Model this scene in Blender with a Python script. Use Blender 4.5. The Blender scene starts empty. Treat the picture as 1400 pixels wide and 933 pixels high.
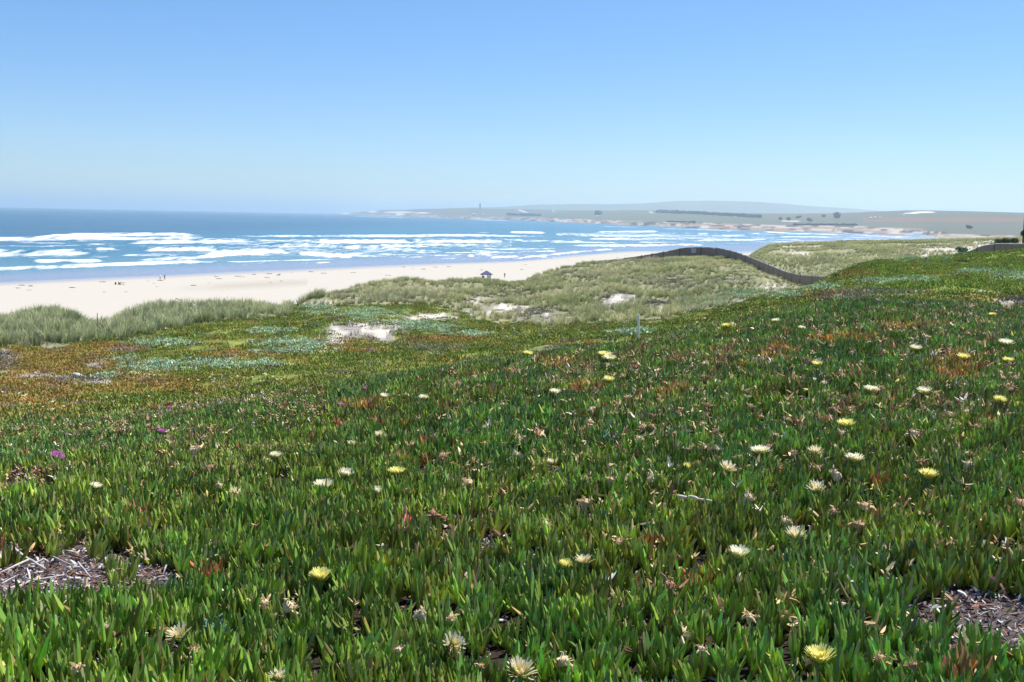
import bpy, bmesh, math, random
import numpy as np
from mathutils import Vector, Matrix, Quaternion
R = math.radians
rng = np.random.default_rng(7)
random.seed(7)
SC = bpy.context.scene
C = SC.collection

# ------------------------------------------------------------------ camera, sky, sun, exposure
H = 22.0                       # eye height above the sea
F = 1400.0                     # focal length in photograph pixels (photo 1400 x 933)
PITCH = math.atan(170.5/F); ROLL = math.atan(0.02)
SUN_EL, SUN_AZ = R(62), R(54)   # azimuth measured from +Y (view direction) towards +X
HAZE_DENSITY = 0.95e-4
HAZE_COLOR = (0.72, 0.90, 1.0, 1)
SKY_STRENGTH, SUN_STRENGTH, EXPOSURE = 0.096, 4.9, 0.45

fw = np.array([0, math.cos(PITCH), -math.sin(PITCH)])
rt0 = np.array([1.0, 0, 0]); up0 = np.cross(rt0, fw)
rt = rt0*math.cos(ROLL) + up0*math.sin(ROLL)
up = -rt0*math.sin(ROLL) + up0*math.cos(ROLL)
cam = bpy.data.cameras.new("camera"); camo = bpy.data.objects.new("camera", cam); C.objects.link(camo)
cam.sensor_width = 36; cam.lens = 36; cam.clip_start = 0.05; cam.clip_end = 120000
camo.matrix_world = Matrix(((rt[0], up[0], -fw[0], 0), (rt[1], up[1], -fw[1], 0), (rt[2], up[2], -fw[2], H), (0, 0, 0, 1)))
SC.camera = camo

def ray(px, py):
    """unit-horizontal ray: direction with horizontal length 1"""
    px = np.asarray(px, float); py = np.asarray(py, float)
    a = (px-700)/F; b = -(py-466.5)/F
    v = fw[None] + a.reshape(-1, 1)*rt[None] + b.reshape(-1, 1)*up[None]
    return v/np.hypot(v[:, 0], v[:, 1])[:, None]
def proj(x, y, z):
    p = np.stack([x, y, z-H], -1)
    dz = np.maximum(p@fw, 1e-3)
    return 700+F*(p@rt)/dz, 466.5-F*(p@up)/dz

w = bpy.data.worlds.new("World"); SC.world = w; w.use_nodes = True
nt = w.node_tree; nt.nodes.clear()
sky = nt.nodes.new('ShaderNodeTexSky'); sky.sky_type = 'NISHITA'; sky.sun_disc = False
sky.sun_elevation = SUN_EL; sky.sun_rotation = SUN_AZ; sky.air_density = 1.0; sky.dust_density = 0.0; sky.ozone_density = 2.2; sky.altitude = 20
bg = nt.nodes.new('ShaderNodeBackground'); bg.inputs[1].default_value = SKY_STRENGTH
wo = nt.nodes.new('ShaderNodeOutputWorld')
hs = nt.nodes.new('ShaderNodeHueSaturation'); hs.inputs['Saturation'].default_value = 1.25; nt.links.new(sky.outputs[0], hs.inputs['Color'])
sm = nt.nodes.new('ShaderNodeMix'); sm.data_type = 'RGBA'; sm.blend_type = 'MULTIPLY'; sm.inputs[0].default_value = 1; tcs = nt.nodes.new('ShaderNodeTexCoord'); sx_ = nt.nodes.new('ShaderNodeSeparateXYZ'); nt.links.new(tcs.outputs['Generated'], sx_.inputs[0])
mr = nt.nodes.new('ShaderNodeMapRange'); mr.interpolation_type = 'SMOOTHSTEP'; mr.inputs['From Min'].default_value = 0.0; mr.inputs['From Max'].default_value = 0.32; nt.links.new(sx_.outputs[2], mr.inputs[0])
tm = nt.nodes.new('ShaderNodeMix'); tm.data_type = 'RGBA'; tm.inputs[6].default_value = (0.66, 0.79, 1.05, 1); tm.inputs[7].default_value = (0.92, 0.99, 1.12, 1); nt.links.new(mr.outputs[0], tm.inputs[0]); nt.links.new(tm.outputs[2], sm.inputs[7])
nt.links.new(hs.outputs[0], sm.inputs[6]); nt.links.new(sm.outputs[2], bg.inputs[0]); nt.links.new(bg.outputs[0], wo.inputs[0])
sun = bpy.data.lights.new("sun", 'SUN'); sun.energy = SUN_STRENGTH; sun.angle = R(0.5); sun.color = (1, 0.96, 0.9)
so = bpy.data.objects.new("sun", sun); C.objects.link(so)
sd = Vector((math.sin(SUN_AZ)*math.cos(SUN_EL), math.cos(SUN_AZ)*math.cos(SUN_EL), math.sin(SUN_EL)))
so.rotation_euler = (sd).to_track_quat('Z', 'Y').to_euler(); so.location = (0, 0, 60)
vs = SC.view_settings; vs.view_transform = 'Standard'; vs.look = 'None'; vs.gamma = 1; vs.use_curve_mapping = False; vs.exposure = EXPOSURE
SC.render.engine = 'CYCLES'; cy = SC.cycles
cy.max_bounces = 6; cy.diffuse_bounces = 3; cy.glossy_bounces = 2; cy.transmission_bounces = 4; cy.volume_bounces = 1; cy.transparent_max_bounces = 8
cy.use_denoising = True; cy.caustics_reflective = False; cy.caustics_refractive = False

# ------------------------------------------------------------------ helpers
def lin(r, g, b):
    f = lambda c: (c/255/12.92) if c <= 10 else ((c/255+0.055)/1.055)**2.4
    return np.array([f(r), f(g), f(b)])
def hash2(ix, iy, s):
    h = (ix.astype(np.int64)*374761393 + iy.astype(np.int64)*668265263 + s*982451653) & 0xffffffff
    h = ((h ^ (h >> 13))*1274126177) & 0xffffffff
    return ((h ^ (h >> 16)) & 0xffff)/65535.0
def vnoise(x, y, s=0):
    ix = np.floor(x); iy = np.floor(y); fx = x-ix; fy = y-iy
    fx = fx*fx*(3-2*fx); fy = fy*fy*(3-2*fy)
    a = hash2(ix, iy, s); b = hash2(ix+1, iy, s); c = hash2(ix, iy+1, s); d = hash2(ix+1, iy+1, s)
    return (a*(1-fx)+b*fx)*(1-fy)+(c*(1-fx)+d*fx)*fy
def fbm(x, y, s=0, o=4):
    x = np.asarray(x, float); y = np.asarray(y, float)
    r = 0; a = 0.5; t = 0
    for i in range(o):
        r = r+a*vnoise(x*2**i+i*17.3, y*2**i-i*9.1, s+i); t += a; a *= 0.5
    return r/t
def sstep(a, b, x):
    t = np.clip((x-a)/(b-a), 0, 1); return t*t*(3-2*t)
def pchip(xk, yk, xq):
    xk = np.asarray(xk, float); yk = np.asarray(yk, float)
    h = np.diff(xk); dl = np.diff(yk)/h
    m = np.zeros_like(yk)
    s = dl[:-1]*dl[1:] > 0
    w1 = 2*h[1:]+h[:-1]; w2 = h[1:]+2*h[:-1]
    with np.errstate(all='ignore'):
        hm = (w1+w2)/(w1/dl[:-1]+w2/dl[1:])
    m[1:-1] = np.where(s, hm, 0); m[0] = dl[0]; m[-1] = dl[-1]
    i = np.clip(np.searchsorted(xk, xq)-1, 0, len(h)-1)
    t = (np.clip(xq, xk[0], xk[-1])-xk[i])/h[i]
    return (yk[i]*(1+2*t)*(1-t)**2 + h[i]*m[i]*t*(1-t)**2 + yk[i+1]*t*t*(3-2*t) + h[i]*m[i+1]*t*t*(t-1))

def tag(o, label=None, cat=None, group=None, kind=None):
    for k, v in (('label', label), ('category', cat), ('group', group), ('kind', kind)):
        if v: o[k] = v
    return o
def link(name, me, mat=None, parent=None, smooth=False):
    o = bpy.data.objects.new(name, me); C.objects.link(o)
    if mat is not None:
        for m_ in (mat if isinstance(mat, (list, tuple)) else [mat]): me.materials.append(m_)
    if parent: o.parent = parent
    if smooth: me.polygons.foreach_set('use_smooth', [True]*len(me.polygons))
    return o
def mesh_np(name, verts, faces, cols=None, cname='Col'):
    """faces: (n,k) array, or list of mixed faces"""
    me = bpy.data.meshes.new(name)
    if isinstance(faces, np.ndarray):
        n, k = faces.shape
        me.vertices.add(len(verts)); me.vertices.foreach_set('co', np.asarray(verts, np.float32).ravel())
        me.loops.add(n*k); me.loops.foreach_set('vertex_index', faces.astype(np.int32).ravel())
        me.polygons.add(n); me.polygons.foreach_set('loop_start', np.arange(0, n*k, k, dtype=np.int32))
        me.update(calc_edges=True)
    else:
        me.from_pydata([tuple(v) for v in verts], [], faces)
    if cols is not None: set_col(me, cname, cols)
    return me
def set_col(me, name, cols):
    a = me.attributes.new(name, 'FLOAT_COLOR', 'POINT')
    c = np.ones((len(me.vertices), 4), np.float32); c[:, :3] = cols
    a.data.foreach_set('color', c.ravel())
def set_f(me, name, v):
    a = me.attributes.new(name, 'FLOAT', 'POINT'); a.data.foreach_set('value', np.asarray(v, np.float32))
def empty(name, loc, rz=0):
    o = bpy.data.objects.new(name, None); C.objects.link(o); o.location = loc; o.rotation_euler = (0, 0, rz); o.empty_display_size = 0.1
    return o
def children(o, pool): return [c for c in pool if c.parent == o]
def copy_thing(root, kids):
    r = root.copy(); C.objects.link(r); ks = []
    for k in kids:
        c = k.copy(); C.objects.link(c); c.parent = r; ks.append(c)
    return r, ks

class MB:
    """collects simple solids into one mesh"""
    def __init__(s): s.bm = bmesh.new()
    def box(s, c, d, rz=0, taper=1, bev=0):
        r = bmesh.ops.create_cube(s.bm, size=1)['verts']
        for v in r:
            k = taper if v.co.z > 0 else 1
            v.co = Vector((v.co.x*d[0]*k, v.co.y*d[1]*k, v.co.z*d[2]))
        bmesh.ops.rotate(s.bm, verts=r, cent=(0, 0, 0), matrix=Matrix.Rotation(rz, 3, 'Z'))
        bmesh.ops.translate(s.bm, verts=r, vec=c)
        return s
    def tube(s, pts, rad, n=6, cap=True):
        pts = [Vector(p) for p in pts]; rs = rad if isinstance(rad, (list, tuple)) else [rad]*len(pts)
        rings = []
        for i, p in enumerate(pts):
            t = (pts[min(i+1, len(pts)-1)]-pts[max(i-1, 0)]).normalized()
            a = t.orthogonal().normalized() if i == 0 else (pa - t*pa.dot(t)).normalized()
            pa = a; b = t.cross(a)
            rings.append([s.bm.verts.new(p+(a*math.cos(2*math.pi*k/n)+b*math.sin(2*math.pi*k/n))*rs[i]) for k in range(n)])
        for i in range(len(rings)-1):
            for k in range(n):
                s.bm.faces.new((rings[i][k], rings[i][(k+1) % n], rings[i+1][(k+1) % n], rings[i+1][k]))
        if cap:
            s.bm.faces.new(rings[0][::-1]); s.bm.faces.new(rings[-1])
        return s
    def poly(s, vs_, fs):
        q = [s.bm.verts.new(v) for v in vs_]
        for f in fs: s.bm.faces.new([q[i] for i in f])
        return s
    def build(s, name, mat, parent=None, smooth=False):
        bmesh.ops.recalc_face_normals(s.bm, faces=s.bm.faces[:])
        me = bpy.data.meshes.new(name); s.bm.to_mesh(me); s.bm.free()
        return link(name, me, mat, parent, smooth)

# ------------------------------------------------------------------ materials
def nodemat(name):
    m = bpy.data.materials.new(name); m.use_nodes = True
    return m, m.node_tree, m.node_tree.nodes['Principled BSDF']
def N(t, typ, **kw):
    n = t.nodes.new(typ)
    for k, v in kw.items():
        if k.startswith('i_'): n.inputs[k[2:].replace('_', ' ')].default_value = v
        else: setattr(n, k, v)
    return n
def math_(t, op, a, b=None, clamp=False):
    n = t.nodes.new('ShaderNodeMath'); n.operation = op; n.use_clamp = clamp
    for i, v in enumerate((a, b)):
        if v is None: continue
        if isinstance(v, (int, float)): n.inputs[i].default_value = v
        else: t.links.new(v, n.inputs[i])
    return n.outputs[0]
def mixc(t, fac, a, b, mode='MIX'):
    n = t.nodes.new('ShaderNodeMix'); n.data_type = 'RGBA'; n.blend_type = mode
    for i, v in ((0, fac), (6, a), (7, b)):
        if isinstance(v, (int, float)): n.inputs[i].default_value = v
        elif isinstance(v, tuple): n.inputs[i].default_value = v
        else: t.links.new(v, n.inputs[i])
    return n.outputs[2]
def noise(t, scale, detail=4, vec=None, rough=0.6):
    n = t.nodes.new('ShaderNodeTexNoise'); n.inputs['Scale'].default_value = scale; n.inputs['Detail'].default_value = detail; n.inputs['Roughness'].default_value = rough
    if vec is not None: t.links.new(vec, n.inputs['Vector'])
    return n.outputs['Fac']
def plain(name, col, rough=0.7, nscale=8, namt=0.25, metal=0, spec=0.5):
    m, t, b = nodemat(name)
    g = t.nodes.new('ShaderNodeTexCoord').outputs['Object']
    f = noise(t, nscale, 4, g)
    c = tuple(col)+(1,) if len(col) == 3 else tuple(col)
    lo = tuple(x*(1-namt) for x in c[:3])+(1,); hi = tuple(min(1, x*(1+namt)) for x in c[:3])+(1,)
    t.links.new(mixc(t, f, lo, hi), b.inputs['Base Color'])
    b.inputs['Roughness'].default_value = rough; b.inputs['Metallic'].default_value = metal; b.inputs['Specular IOR Level'].default_value = spec
    return m

# ground: base colour is the colour of the cover (vertex attribute), fine grain added here
def ground_mat():
    m, t, b = nodemat('ground_cover_and_sand')
    tc = t.nodes.new('ShaderNodeTexCoord').outputs['Object']
    col = N(t, 'ShaderNodeAttribute', attribute_name='Col').outputs['Color']
    wet = N(t, 'ShaderNodeAttribute', attribute_name='wet').outputs['Fac']
    grain = N(t, 'ShaderNodeAttribute', attribute_name='grain').outputs['Fac']
    n1 = noise(t, 14.0, 5, tc, 0.7); n2 = noise(t, 1.1, 4, tc, 0.6)
    v = math_(t, 'ADD', math_(t, 'MULTIPLY', n1, 0.7), math_(t, 'MULTIPLY', n2, 0.5))   # ~0.6 mean
    k = math_(t, 'ADD', math_(t, 'MULTIPLY', math_(t, 'SUBTRACT', v, 0.6), grain), 1.0)
    kc = t.nodes.new('ShaderNodeCombineColor')
    for i in range(3): t.links.new(k, kc.inputs[i])
    t.links.new(mixc(t, 1.0, col, kc.outputs[0], 'MULTIPLY'), b.inputs['Base Color'])
    t.links.new(math_(t, 'SUBTRACT', 0.95, math_(t, 'MULTIPLY', wet, 0.8)), b.inputs['Roughness'])
    t.links.new(math_(t, 'ADD', 0.15, math_(t, 'MULTIPLY', wet, 0.5)), b.inputs['Specular IOR Level'])
    bp = t.nodes.new('ShaderNodeBump'); bp.inputs['Distance'].default_value = 0.08
    t.links.new(n1, bp.inputs['Height'])
    t.links.new(math_(t, 'MULTIPLY', math_(t, 'MINIMUM', grain, 1.0), 0.6), bp.inputs['Strength'])
    t.links.new(bp.outputs[0], b.inputs['Normal'])
    return m
def leaf_mat(name, rough=0.42, trans=0.25, spec=0.45, tcol=(1.5, 1.6, 0.8, 1)):
    m, t, b = nodemat(name)
    tint = N(t, 'ShaderNodeAttribute', attribute_name='tint', attribute_type='INSTANCER').outputs['Color']
    lc = N(t, 'ShaderNodeAttribute', attribute_name='lc').outputs['Color']
    c = mixc(t, 1.0, tint, lc, 'MULTIPLY')
    t.links.new(c, b.inputs['Base Color'])
    b.inputs['Roughness'].default_value = rough; b.inputs['Specular IOR Level'].default_value = spec
    tr = t.nodes.new('ShaderNodeBsdfTranslucent')
    t.links.new(mixc(t, 1.0, c, tcol, 'MULTIPLY'), tr.inputs['Color'])
    ms = t.nodes.new('ShaderNodeMixShader'); ms.inputs[0].default_value = trans
    t.links.new(b.outputs[0], ms.inputs[1]); t.links.new(tr.outputs[0], ms.inputs[2])
    t.links.new(ms.outputs[0], t.nodes['Material Output'].inputs['Surface'])
    return m
def petal_mat():
    m, t, b = nodemat('petal')
    c = N(t, 'ShaderNodeAttribute', attribute_name='Col').outputs['Color']
    t.links.new(c, b.inputs['Base Color']); b.inputs['Roughness'].default_value = 0.55
    tr = t.nodes.new('ShaderNodeBsdfTranslucent'); t.links.new(c, tr.inputs['Color'])
    ms = t.nodes.new('ShaderNodeMixShader'); ms.inputs[0].default_value = 0.45
    t.links.new(b.outputs[0], ms.inputs[1]); t.links.new(tr.outputs[0], ms.inputs[2])
    t.links.new(ms.outputs[0], t.nodes['Material Output'].inputs['Surface'])
    return m
def sea_mat():
    m, t, b = nodemat('sea_water')
    tc = t.nodes.new('ShaderNodeTexCoord').outputs['Object']
    fo = N(t, 'ShaderNodeAttribute', attribute_name='foam').outputs['Fac']
    base = N(t, 'ShaderNodeAttribute', attribute_name='Col').outputs['Color']
    mp = N(t, 'ShaderNodeMapping'); t.links.new(tc, mp.inputs['Vector']); mp.inputs['Rotation'].default_value = (0, 0, R(-8)); mp.inputs['Scale'].default_value = (1.0, 0.22, 1.0)
    nf = noise(t, 0.13, 7, mp.outputs[0], 0.78)
    f = math_(t, 'MULTIPLY', math_(t, 'SUBTRACT', math_(t, 'ADD', fo, math_(t, 'MULTIPLY', math_(t, 'SUBTRACT', nf, 0.5), 2.4)), 0.42), 2.2, True)
    gate = math_(t, 'MULTIPLY', fo, 6.0, True)
    f = math_(t, 'MULTIPLY', f, gate)
    t.links.new(mixc(t, f, base, (0.82, 0.84, 0.85, 1)), b.inputs['Base Color'])
    t.links.new(math_(t, 'ADD', 0.22, math_(t, 'MULTIPLY', f, 0.6)), b.inputs['Roughness'])
    b.inputs['IOR'].default_value = 1.33
    nb = noise(t, 0.3, 5, mp.outputs[0], 0.7)
    bp = t.nodes.new('ShaderNodeBump'); bp.inputs['Distance'].default_value = 1.6; bp.inputs['Strength'].default_value = 0.8
    t.links.new(nb, bp.inputs['Height']); t.links.new(bp.outputs[0], b.inputs['Normal'])
    return m
def vcol_mat(name, rough=0.8):
    m, t, b = nodemat(name)
    t.links.new(N(t, 'ShaderNodeAttribute', attribute_name='Col').outputs['Color'], b.inputs['Base Color']); b.inputs['Roughness'].default_value = rough
    b.inputs['Specular IOR Level'].default_value = 0.2
    return m
M_GROUND = ground_mat(); M_LEAF = leaf_mat('succulent_leaf', 0.33, 0.22, 0.6); M_CARPET = leaf_mat('small_leaf', 0.6, 0.2, 0.25)
M_GRASS = leaf_mat('dune_grass_blade', 0.6, 0.3, 0.3, (1.15, 1.15, 1.0, 1)); M_LITTER = leaf_mat('dry_litter', 0.85, 0.0, 0.2)
M_PETAL = petal_mat(); M_SEA = sea_mat(); M_VC = vcol_mat('painted_by_part')
M_STEM = plain('flower_stem', lin(110, 140, 60), 0.5, 40)
M_STAMEN = plain('stamens', lin(225, 200, 60), 0.7, 60)
M_DRYF = vcol_mat('withered_flower', 0.85)
M_WOOD = plain('weathered_wood', lin(205, 195, 180), 0.85, 25, 0.35)
M_TWIG = plain('grey_twig', lin(190, 182, 178), 0.85, 40, 0.4)
M_POST = plain('fence_post', lin(120, 112, 106), 0.85, 12)
M_FENCE = plain('fence_screen', lin(152, 134, 120), 0.9, 3, 0.3)
M_RAIL = plain('fence_rope', lin(205, 205, 200), 0.8, 5)
M_WHITE = plain('white_paint', (0.75, 0.76, 0.77), 0.6, 3, 0.1)

# ------------------------------------------------------------------ terrain, lofted from profiles
HOR = lambda px: 282+0.02*px
def zat(px, d, y):
    v = ray([px], [y])[0]; return H+d*v[2]
Q = {}   # px : list of (d, y or None, z)
PX = [-600, -250, 0, 70, 130, 210, 300, 400, 430, 530, 640, 700, 760, 870, 950, 1000, 1053, 1095, 1130, 1200, 1250, 1300, 1400, 1650, 2000]
def tb(s):   # small table "px:v" -> interpolated over PX
    a = [tuple(float(q) for q in p.split(':')) for p in s.split()]
    return np.interp(PX, [p[0] for p in a], [p[1] for p in a])
d1 = tb('0:3.5 700:3.5 1400:3.6'); y1 = tb('0:945 1400:945')
d2 = tb('0:5.6 700:6.2 1400:6.4'); y2 = tb('0:735 700:670 1100:655 1400:655')
d2b = tb('0:7.6 700:8.6 1100:9.6 1400:10'); y2b = tb('0:645 400:608 700:572 1100:515 1400:512')
d3 = tb('0:10 700:12.5 1100:15 1400:15'); y3 = tb('-600:640 0:604 100:594 200:579 300:560 400:541 500:526 600:514 700:498 800:484 870:475 1000:448 1065:433 1130:424 1200:421 1300:424 1400:433 1650:440')
d4 = tb('0:13.5 400:15.5 700:18 1000:19 1400:20'); y4 = tb('-600:612 0:584 200:560 400:537 500:525 600:513 700:498 800:483 870:473 1000:443 1130:415 1200:411 1300:412 1400:419 1650:420')
d5 = tb('0:25 400:26 700:30 1000:28 1130:25 1400:25'); y5 = tb('-600:545 0:530 200:520 400:500 500:490 600:478 700:468 800:459 870:453 950:441 1000:431 1065:416 1130:405 1200:400 1300:400 1400:406 1650:408')
d6 = tb('0:42 300:44 430:50 640:55 870:54 1000:52 1065:48 1130:42 1200:36 1400:34'); y6 = tb('-600:480 0:474 130:472 210:462 300:452 400:447 430:440 530:440 640:446 760:449 870:442 950:434 1000:426 1065:408 1130:396 1200:386 1300:384 1400:386 1650:388')
d7 = tb('0:58 300:66 400:72 430:75 530:85 640:96 760:112 870:128 950:136 1000:128 1053:104 1095:90 1130:74 1200:72 1300:76 1400:80 1650:85')
y7 = tb('-600:440 0:446 70:433 130:452 210:426 300:424 380:428 405:424 430:411 530:389 600:384 640:384 700:386 760:373 870:357 950:352 1000:356 1030:369 1053:383 1095:400 1130:389 1200:364 1250:359 1300:354 1350:346 1400:344 1650:340')
d8 = d7+tb('0:22 870:25 1053:20 1130:20 1400:60'); 
d9 = tb('0:100 430:110 760:165 870:190 950:210 1000:215 1050:230 1080:240 1400:250')
z10 = tb('0:2.0 870:2.2 1000:3 1250:5 1400:10')
d10 = tb('0:135 430:150 760:220 950:320 1100:420 1400:600')
yw = tb('-600:403 -250:395 0:386 100:381.5 200:377.5 336:371 400:368.5 500:364 600:360 700:356.7 800:348.5 870:343.5 950:343.5 1000:344 1053:341 1100:336 1200:329 1250:324')
yc = tb('440:292.4 480:294 524:295.5 588:298 631:299.3 700:301 760:303.7 860:308 940:311.5 1000:314.5 1114:317.5 1171:319 1200:320.2 1250:322')
ycr = tb('430:293.5 450:292 480:291 524:287.5 588:285.8 631:285 740:287 858:287.7 1000:291.7 1100:292.5 1148:291.4 1200:289 1251:288 1300:289 1400:291.4 1650:295')
dcr = tb('430:13500 480:13000 524:11500 588:9200 700:8500 860:7000 1000:5500 1250:4500 1400:4000 2000:3800')
NK = 19
LD = np.zeros((len(PX), NK)); LZ = np.zeros((len(PX), NK))
for i, px in enumerate(PX):
    hz = HOR(px)
    k = [(0.5, 20.32), (d1[i], zat(px, d1[i], y1[i])-0.05), (d2[i], zat(px, d2[i], y2[i])-0.08), (d2b[i], zat(px, d2b[i], y2b[i])-0.08), (d3[i], zat(px, d3[i], y3[i])-0.09),
         (d4[i], zat(px, d4[i], y4[i])-0.05), (d5[i], zat(px, d5[i], y5[i])), (d6[i], zat(px, d6[i], y6[i])), (d7[i], zat(px, d7[i], y7[i]))]
    z7 = k[-1][1]
    if px < 880: k += [(d8[i], z7-tb('0:6 430:5 870:3')[i]), (d9[i], 5 if px > 400 else 3.5)]
    elif px < 1050: k += [(d8[i], 13.5), (d9[i], 13)]
    else: k += [(d8[i], 13.5 if px < 1190 else 14.5), (d9[i], zat(px, d9[i], np.interp(px, [1053, 1080, 1180, 1250, 1330, 1400, 1650], [336, 334, 331, 330, 328.5, 327, 322])))]
    k.append((d10[i], z10[i]))
    if px <= 1250:
        dw = H/(ray([px], [yw[i]])[0][2]*-1); k += [(dw, 0.0)]
        dc = max(H/(-ray([px], [yc[i]])[0][2]), dw*1.04) if px > 440 else 13000
        k += [(min(dw+180, dw+(dc-dw)*0.4), -4 if px < 1225 else -0.5), (dc-min(120, (dc-dw)*0.2), -4 if px < 1225 else -0.3)]
        k += [(dc, 1.5 if px >= 470 else -4)]
    else:
        k += [(900, 3.5), (1200, 4), (1500, 4), (1800, 4.5)]; dc = 1800
    if px < 440: k += [(dc+1500, -5), (dc+4000, -5), (dc+7000, -6)]
    else:
        zc = zat(px, dcr[i], ycr[i]); dm = dc+(dcr[i]-dc)*0.35
        k += [(dm, 4+(zc-4)*0.22), (dcr[i], zc), (dcr[i]*1.3, -5)]
    LD[i] = [math.log(a[0]) for a in k[:NK]]; LZ[i] = [a[1] for a in k[:NK]]
assert len(k) == NK, len(k)
def az_of(px): v = ray(px, np.full(len(px), 380.0)); return np.arctan2(v[:, 0], v[:, 1])
pxs = np.concatenate([np.linspace(-600, -60, 40)[:-1], np.linspace(-60, 1460, 620), np.linspace(1460, 2000, 40)[1:]])
AZ = az_of(pxs)
KD = np.stack([pchip(PX, LD[:, k], pxs) for k in range(NK)], 1); KZ = np.stack([pchip(PX, LZ[:, k], pxs) for k in range(NK)], 1)
# close the circle behind the camera with the inland profile
az_r = np.linspace(AZ[-1], AZ[0]+2*math.pi, 40)[1:-1]
wgt = sstep(0.55, 1.0, np.linspace(0, 1, 40)[1:-1])[:, None]
inz = KZ[-1].copy(); inz[1:11] = 20.3; 
bz = KZ[-1][None]*(1-wgt)+KZ[0][None]*wgt; bd = KD[-1][None]*(1-wgt)+KD[0][None]*wgt
AZ = np.concatenate([AZ, az_r]); KD = np.concatenate([KD, bd]); KZ = np.concatenate([KZ, bz])
ROWS = [8, 10, 12, 14, 14, 12, 22, 26, 34, 10, 16, 12, 26, 5, 4, 6, 20, 26]
tt = np.concatenate([np.linspace(i, i+1, r, endpoint=False) for i, r in enumerate(ROWS)]+[[NK-1]])
gD = np.zeros((len(AZ), len(tt))); gZ = gD.copy()
for c in range(len(AZ)):
    kd = KD[c].copy(); kd = np.maximum.accumulate(kd+np.arange(NK)*1e-5)
    ld = np.interp(tt, np.arange(NK), kd); gD[c] = np.exp(ld); gZ[c] = pchip(kd, KZ[c], ld)
def bumps(x, y, d):
    a = 0.05*sstep(1, 4, d)*(fbm(x*1.7, y*1.7, 3)-0.5)*2
    b = 0.75*sstep(35, 80, d)*(1-sstep(300, 420, d))*(fbm(x*0.17, y*0.17, 5)-0.5)*2
    b2 = 0.18*sstep(14, 24, d)*(1-sstep(120, 200, d))*(fbm(x*0.55, y*0.55, 8)-0.5)*2
    c = 14*sstep(3000, 7000, d)*(fbm(x*0.0016, y*0.0016, 9)-0.5)
    bw = sstep(110, 190, d)*(1-sstep(350, 420, d))
    hum = 0.75*np.exp(-((x+5.8)/4.2)**2-((y-40)/5.0)**2)+0.35*np.exp(-((x+1.5)/4)**2-((y-45)/4.0)**2)
    return a+(b+b2)*(1-0.85*bw)+c+hum
X = gD*np.sin(AZ)[:, None]; Y = gD*np.cos(AZ)[:, None]
landmask = np.where(gZ > 2, 1, sstep(0.5, 2, gZ))
Z = gZ+bumps(X, Y, gD)*landmask
NC, NR = Z.shape
def zfun(x, y):
    x = np.atleast_1d(np.asarray(x, float)); y = np.atleast_1d(np.asarray(y, float))
    d = np.hypot(x, y); a = np.arctan2(x, y)
    a = np.where(a < AZ[0], a+2*math.pi, a)
    ext = np.append(AZ, AZ[0]+2*math.pi); fi = np.interp(a, ext, np.arange(NC+1)); i0 = np.minimum(fi.astype(int), NC-1); fr = fi-i0
    out = np.zeros(len(x))
    order = np.argsort(i0, kind='stable'); s = i0[order]
    b = np.searchsorted(s, np.arange(NC+1))
    for c in range(NC):
        if b[c] == b[c+1]: continue
        idx = order[b[c]:b[c+1]]
        z0 = np.interp(d[idx], gD[c], Z[c]); c1 = (c+1) % NC; z1 = np.interp(d[idx], gD[c1], Z[c1])
        out[idx] = z0*(1-fr[idx])+z1*fr[idx]
    return out
def hit(px, py, h=0.0, dmin=2.0, dmax=2500):
    """first point along the photo ray that lies h above the ground"""
    v = ray([px], [py])[0]
    d = np.exp(np.linspace(math.log(dmin), math.log(dmax), 900))
    z = H+v[2]*d; g = zfun(v[0]*d, v[1]*d)+h
    k = np.argmax(z < g)
    if k == 0: k = 1
    t = ((z[k-1]-g[k-1])/((z[k-1]-g[k-1])-(z[k]-g[k]))) if (z[k-1]-g[k-1]) > 0 else 0
    dd = d[k-1]+(d[k]-d[k-1])*t
    return np.array([v[0]*dd, v[1]*dd, H+v[2]*dd]), dd
def at(px, d):
    v = ray([px], [380])[0]; x, y = v[0]*d, v[1]*d
    return np.array([x, y, zfun([x], [y])[0]])

# ---- what grows where (patch centre and radii given at the place they hold on the ground)
def ell(px, py, cx, cy, rx, ry, n, amt=0.5, ang=0):
    dx = (px-cx); dy = (py-cy)-dx*ang
    return 1-np.sqrt((dx/rx)**2+(dy/ry)**2)+(n-0.5)*2*amt
SAND = [(690, 424, 46, 9), (652, 411, 22, 5), (745, 434, 22, 5), (598, 433, 34, 6), (440, 414, 20, 3.5), (128, 498, 22, 4), (190, 512, 24, 4), (148, 525, 26, 2.5),
        (486, 452, 56, 16), (455, 470, 30, 4), (560, 437, 40, 5), (845, 411, 26, 10), (905, 424, 10, 4), (1165, 411, 28, 3), (1382, 412, 26, 5), (1348, 401, 22, 2.5), (1058, 392, 20, 2.5), (1010, 412, 12, 2.5)]
GREY = [(485, 452, 46, 15), (100, 519, 60, 6), (55, 517, 30, 6), (845, 408, 32, 13), (740, 428, 55, 10), (670, 408, 50, 9), (1160, 409, 45, 5), (1385, 415, 40, 8), (50, 668, 45, 8), (540, 450, 30, 8),
        (0, 488, 30, 10), (40, 470, 26, 5), (925, 385, 30, 8), (1000, 385, 30, 8), (700, 400, 40, 6), (900, 415, 30, 8), (560, 395, 20, 5)]
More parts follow.
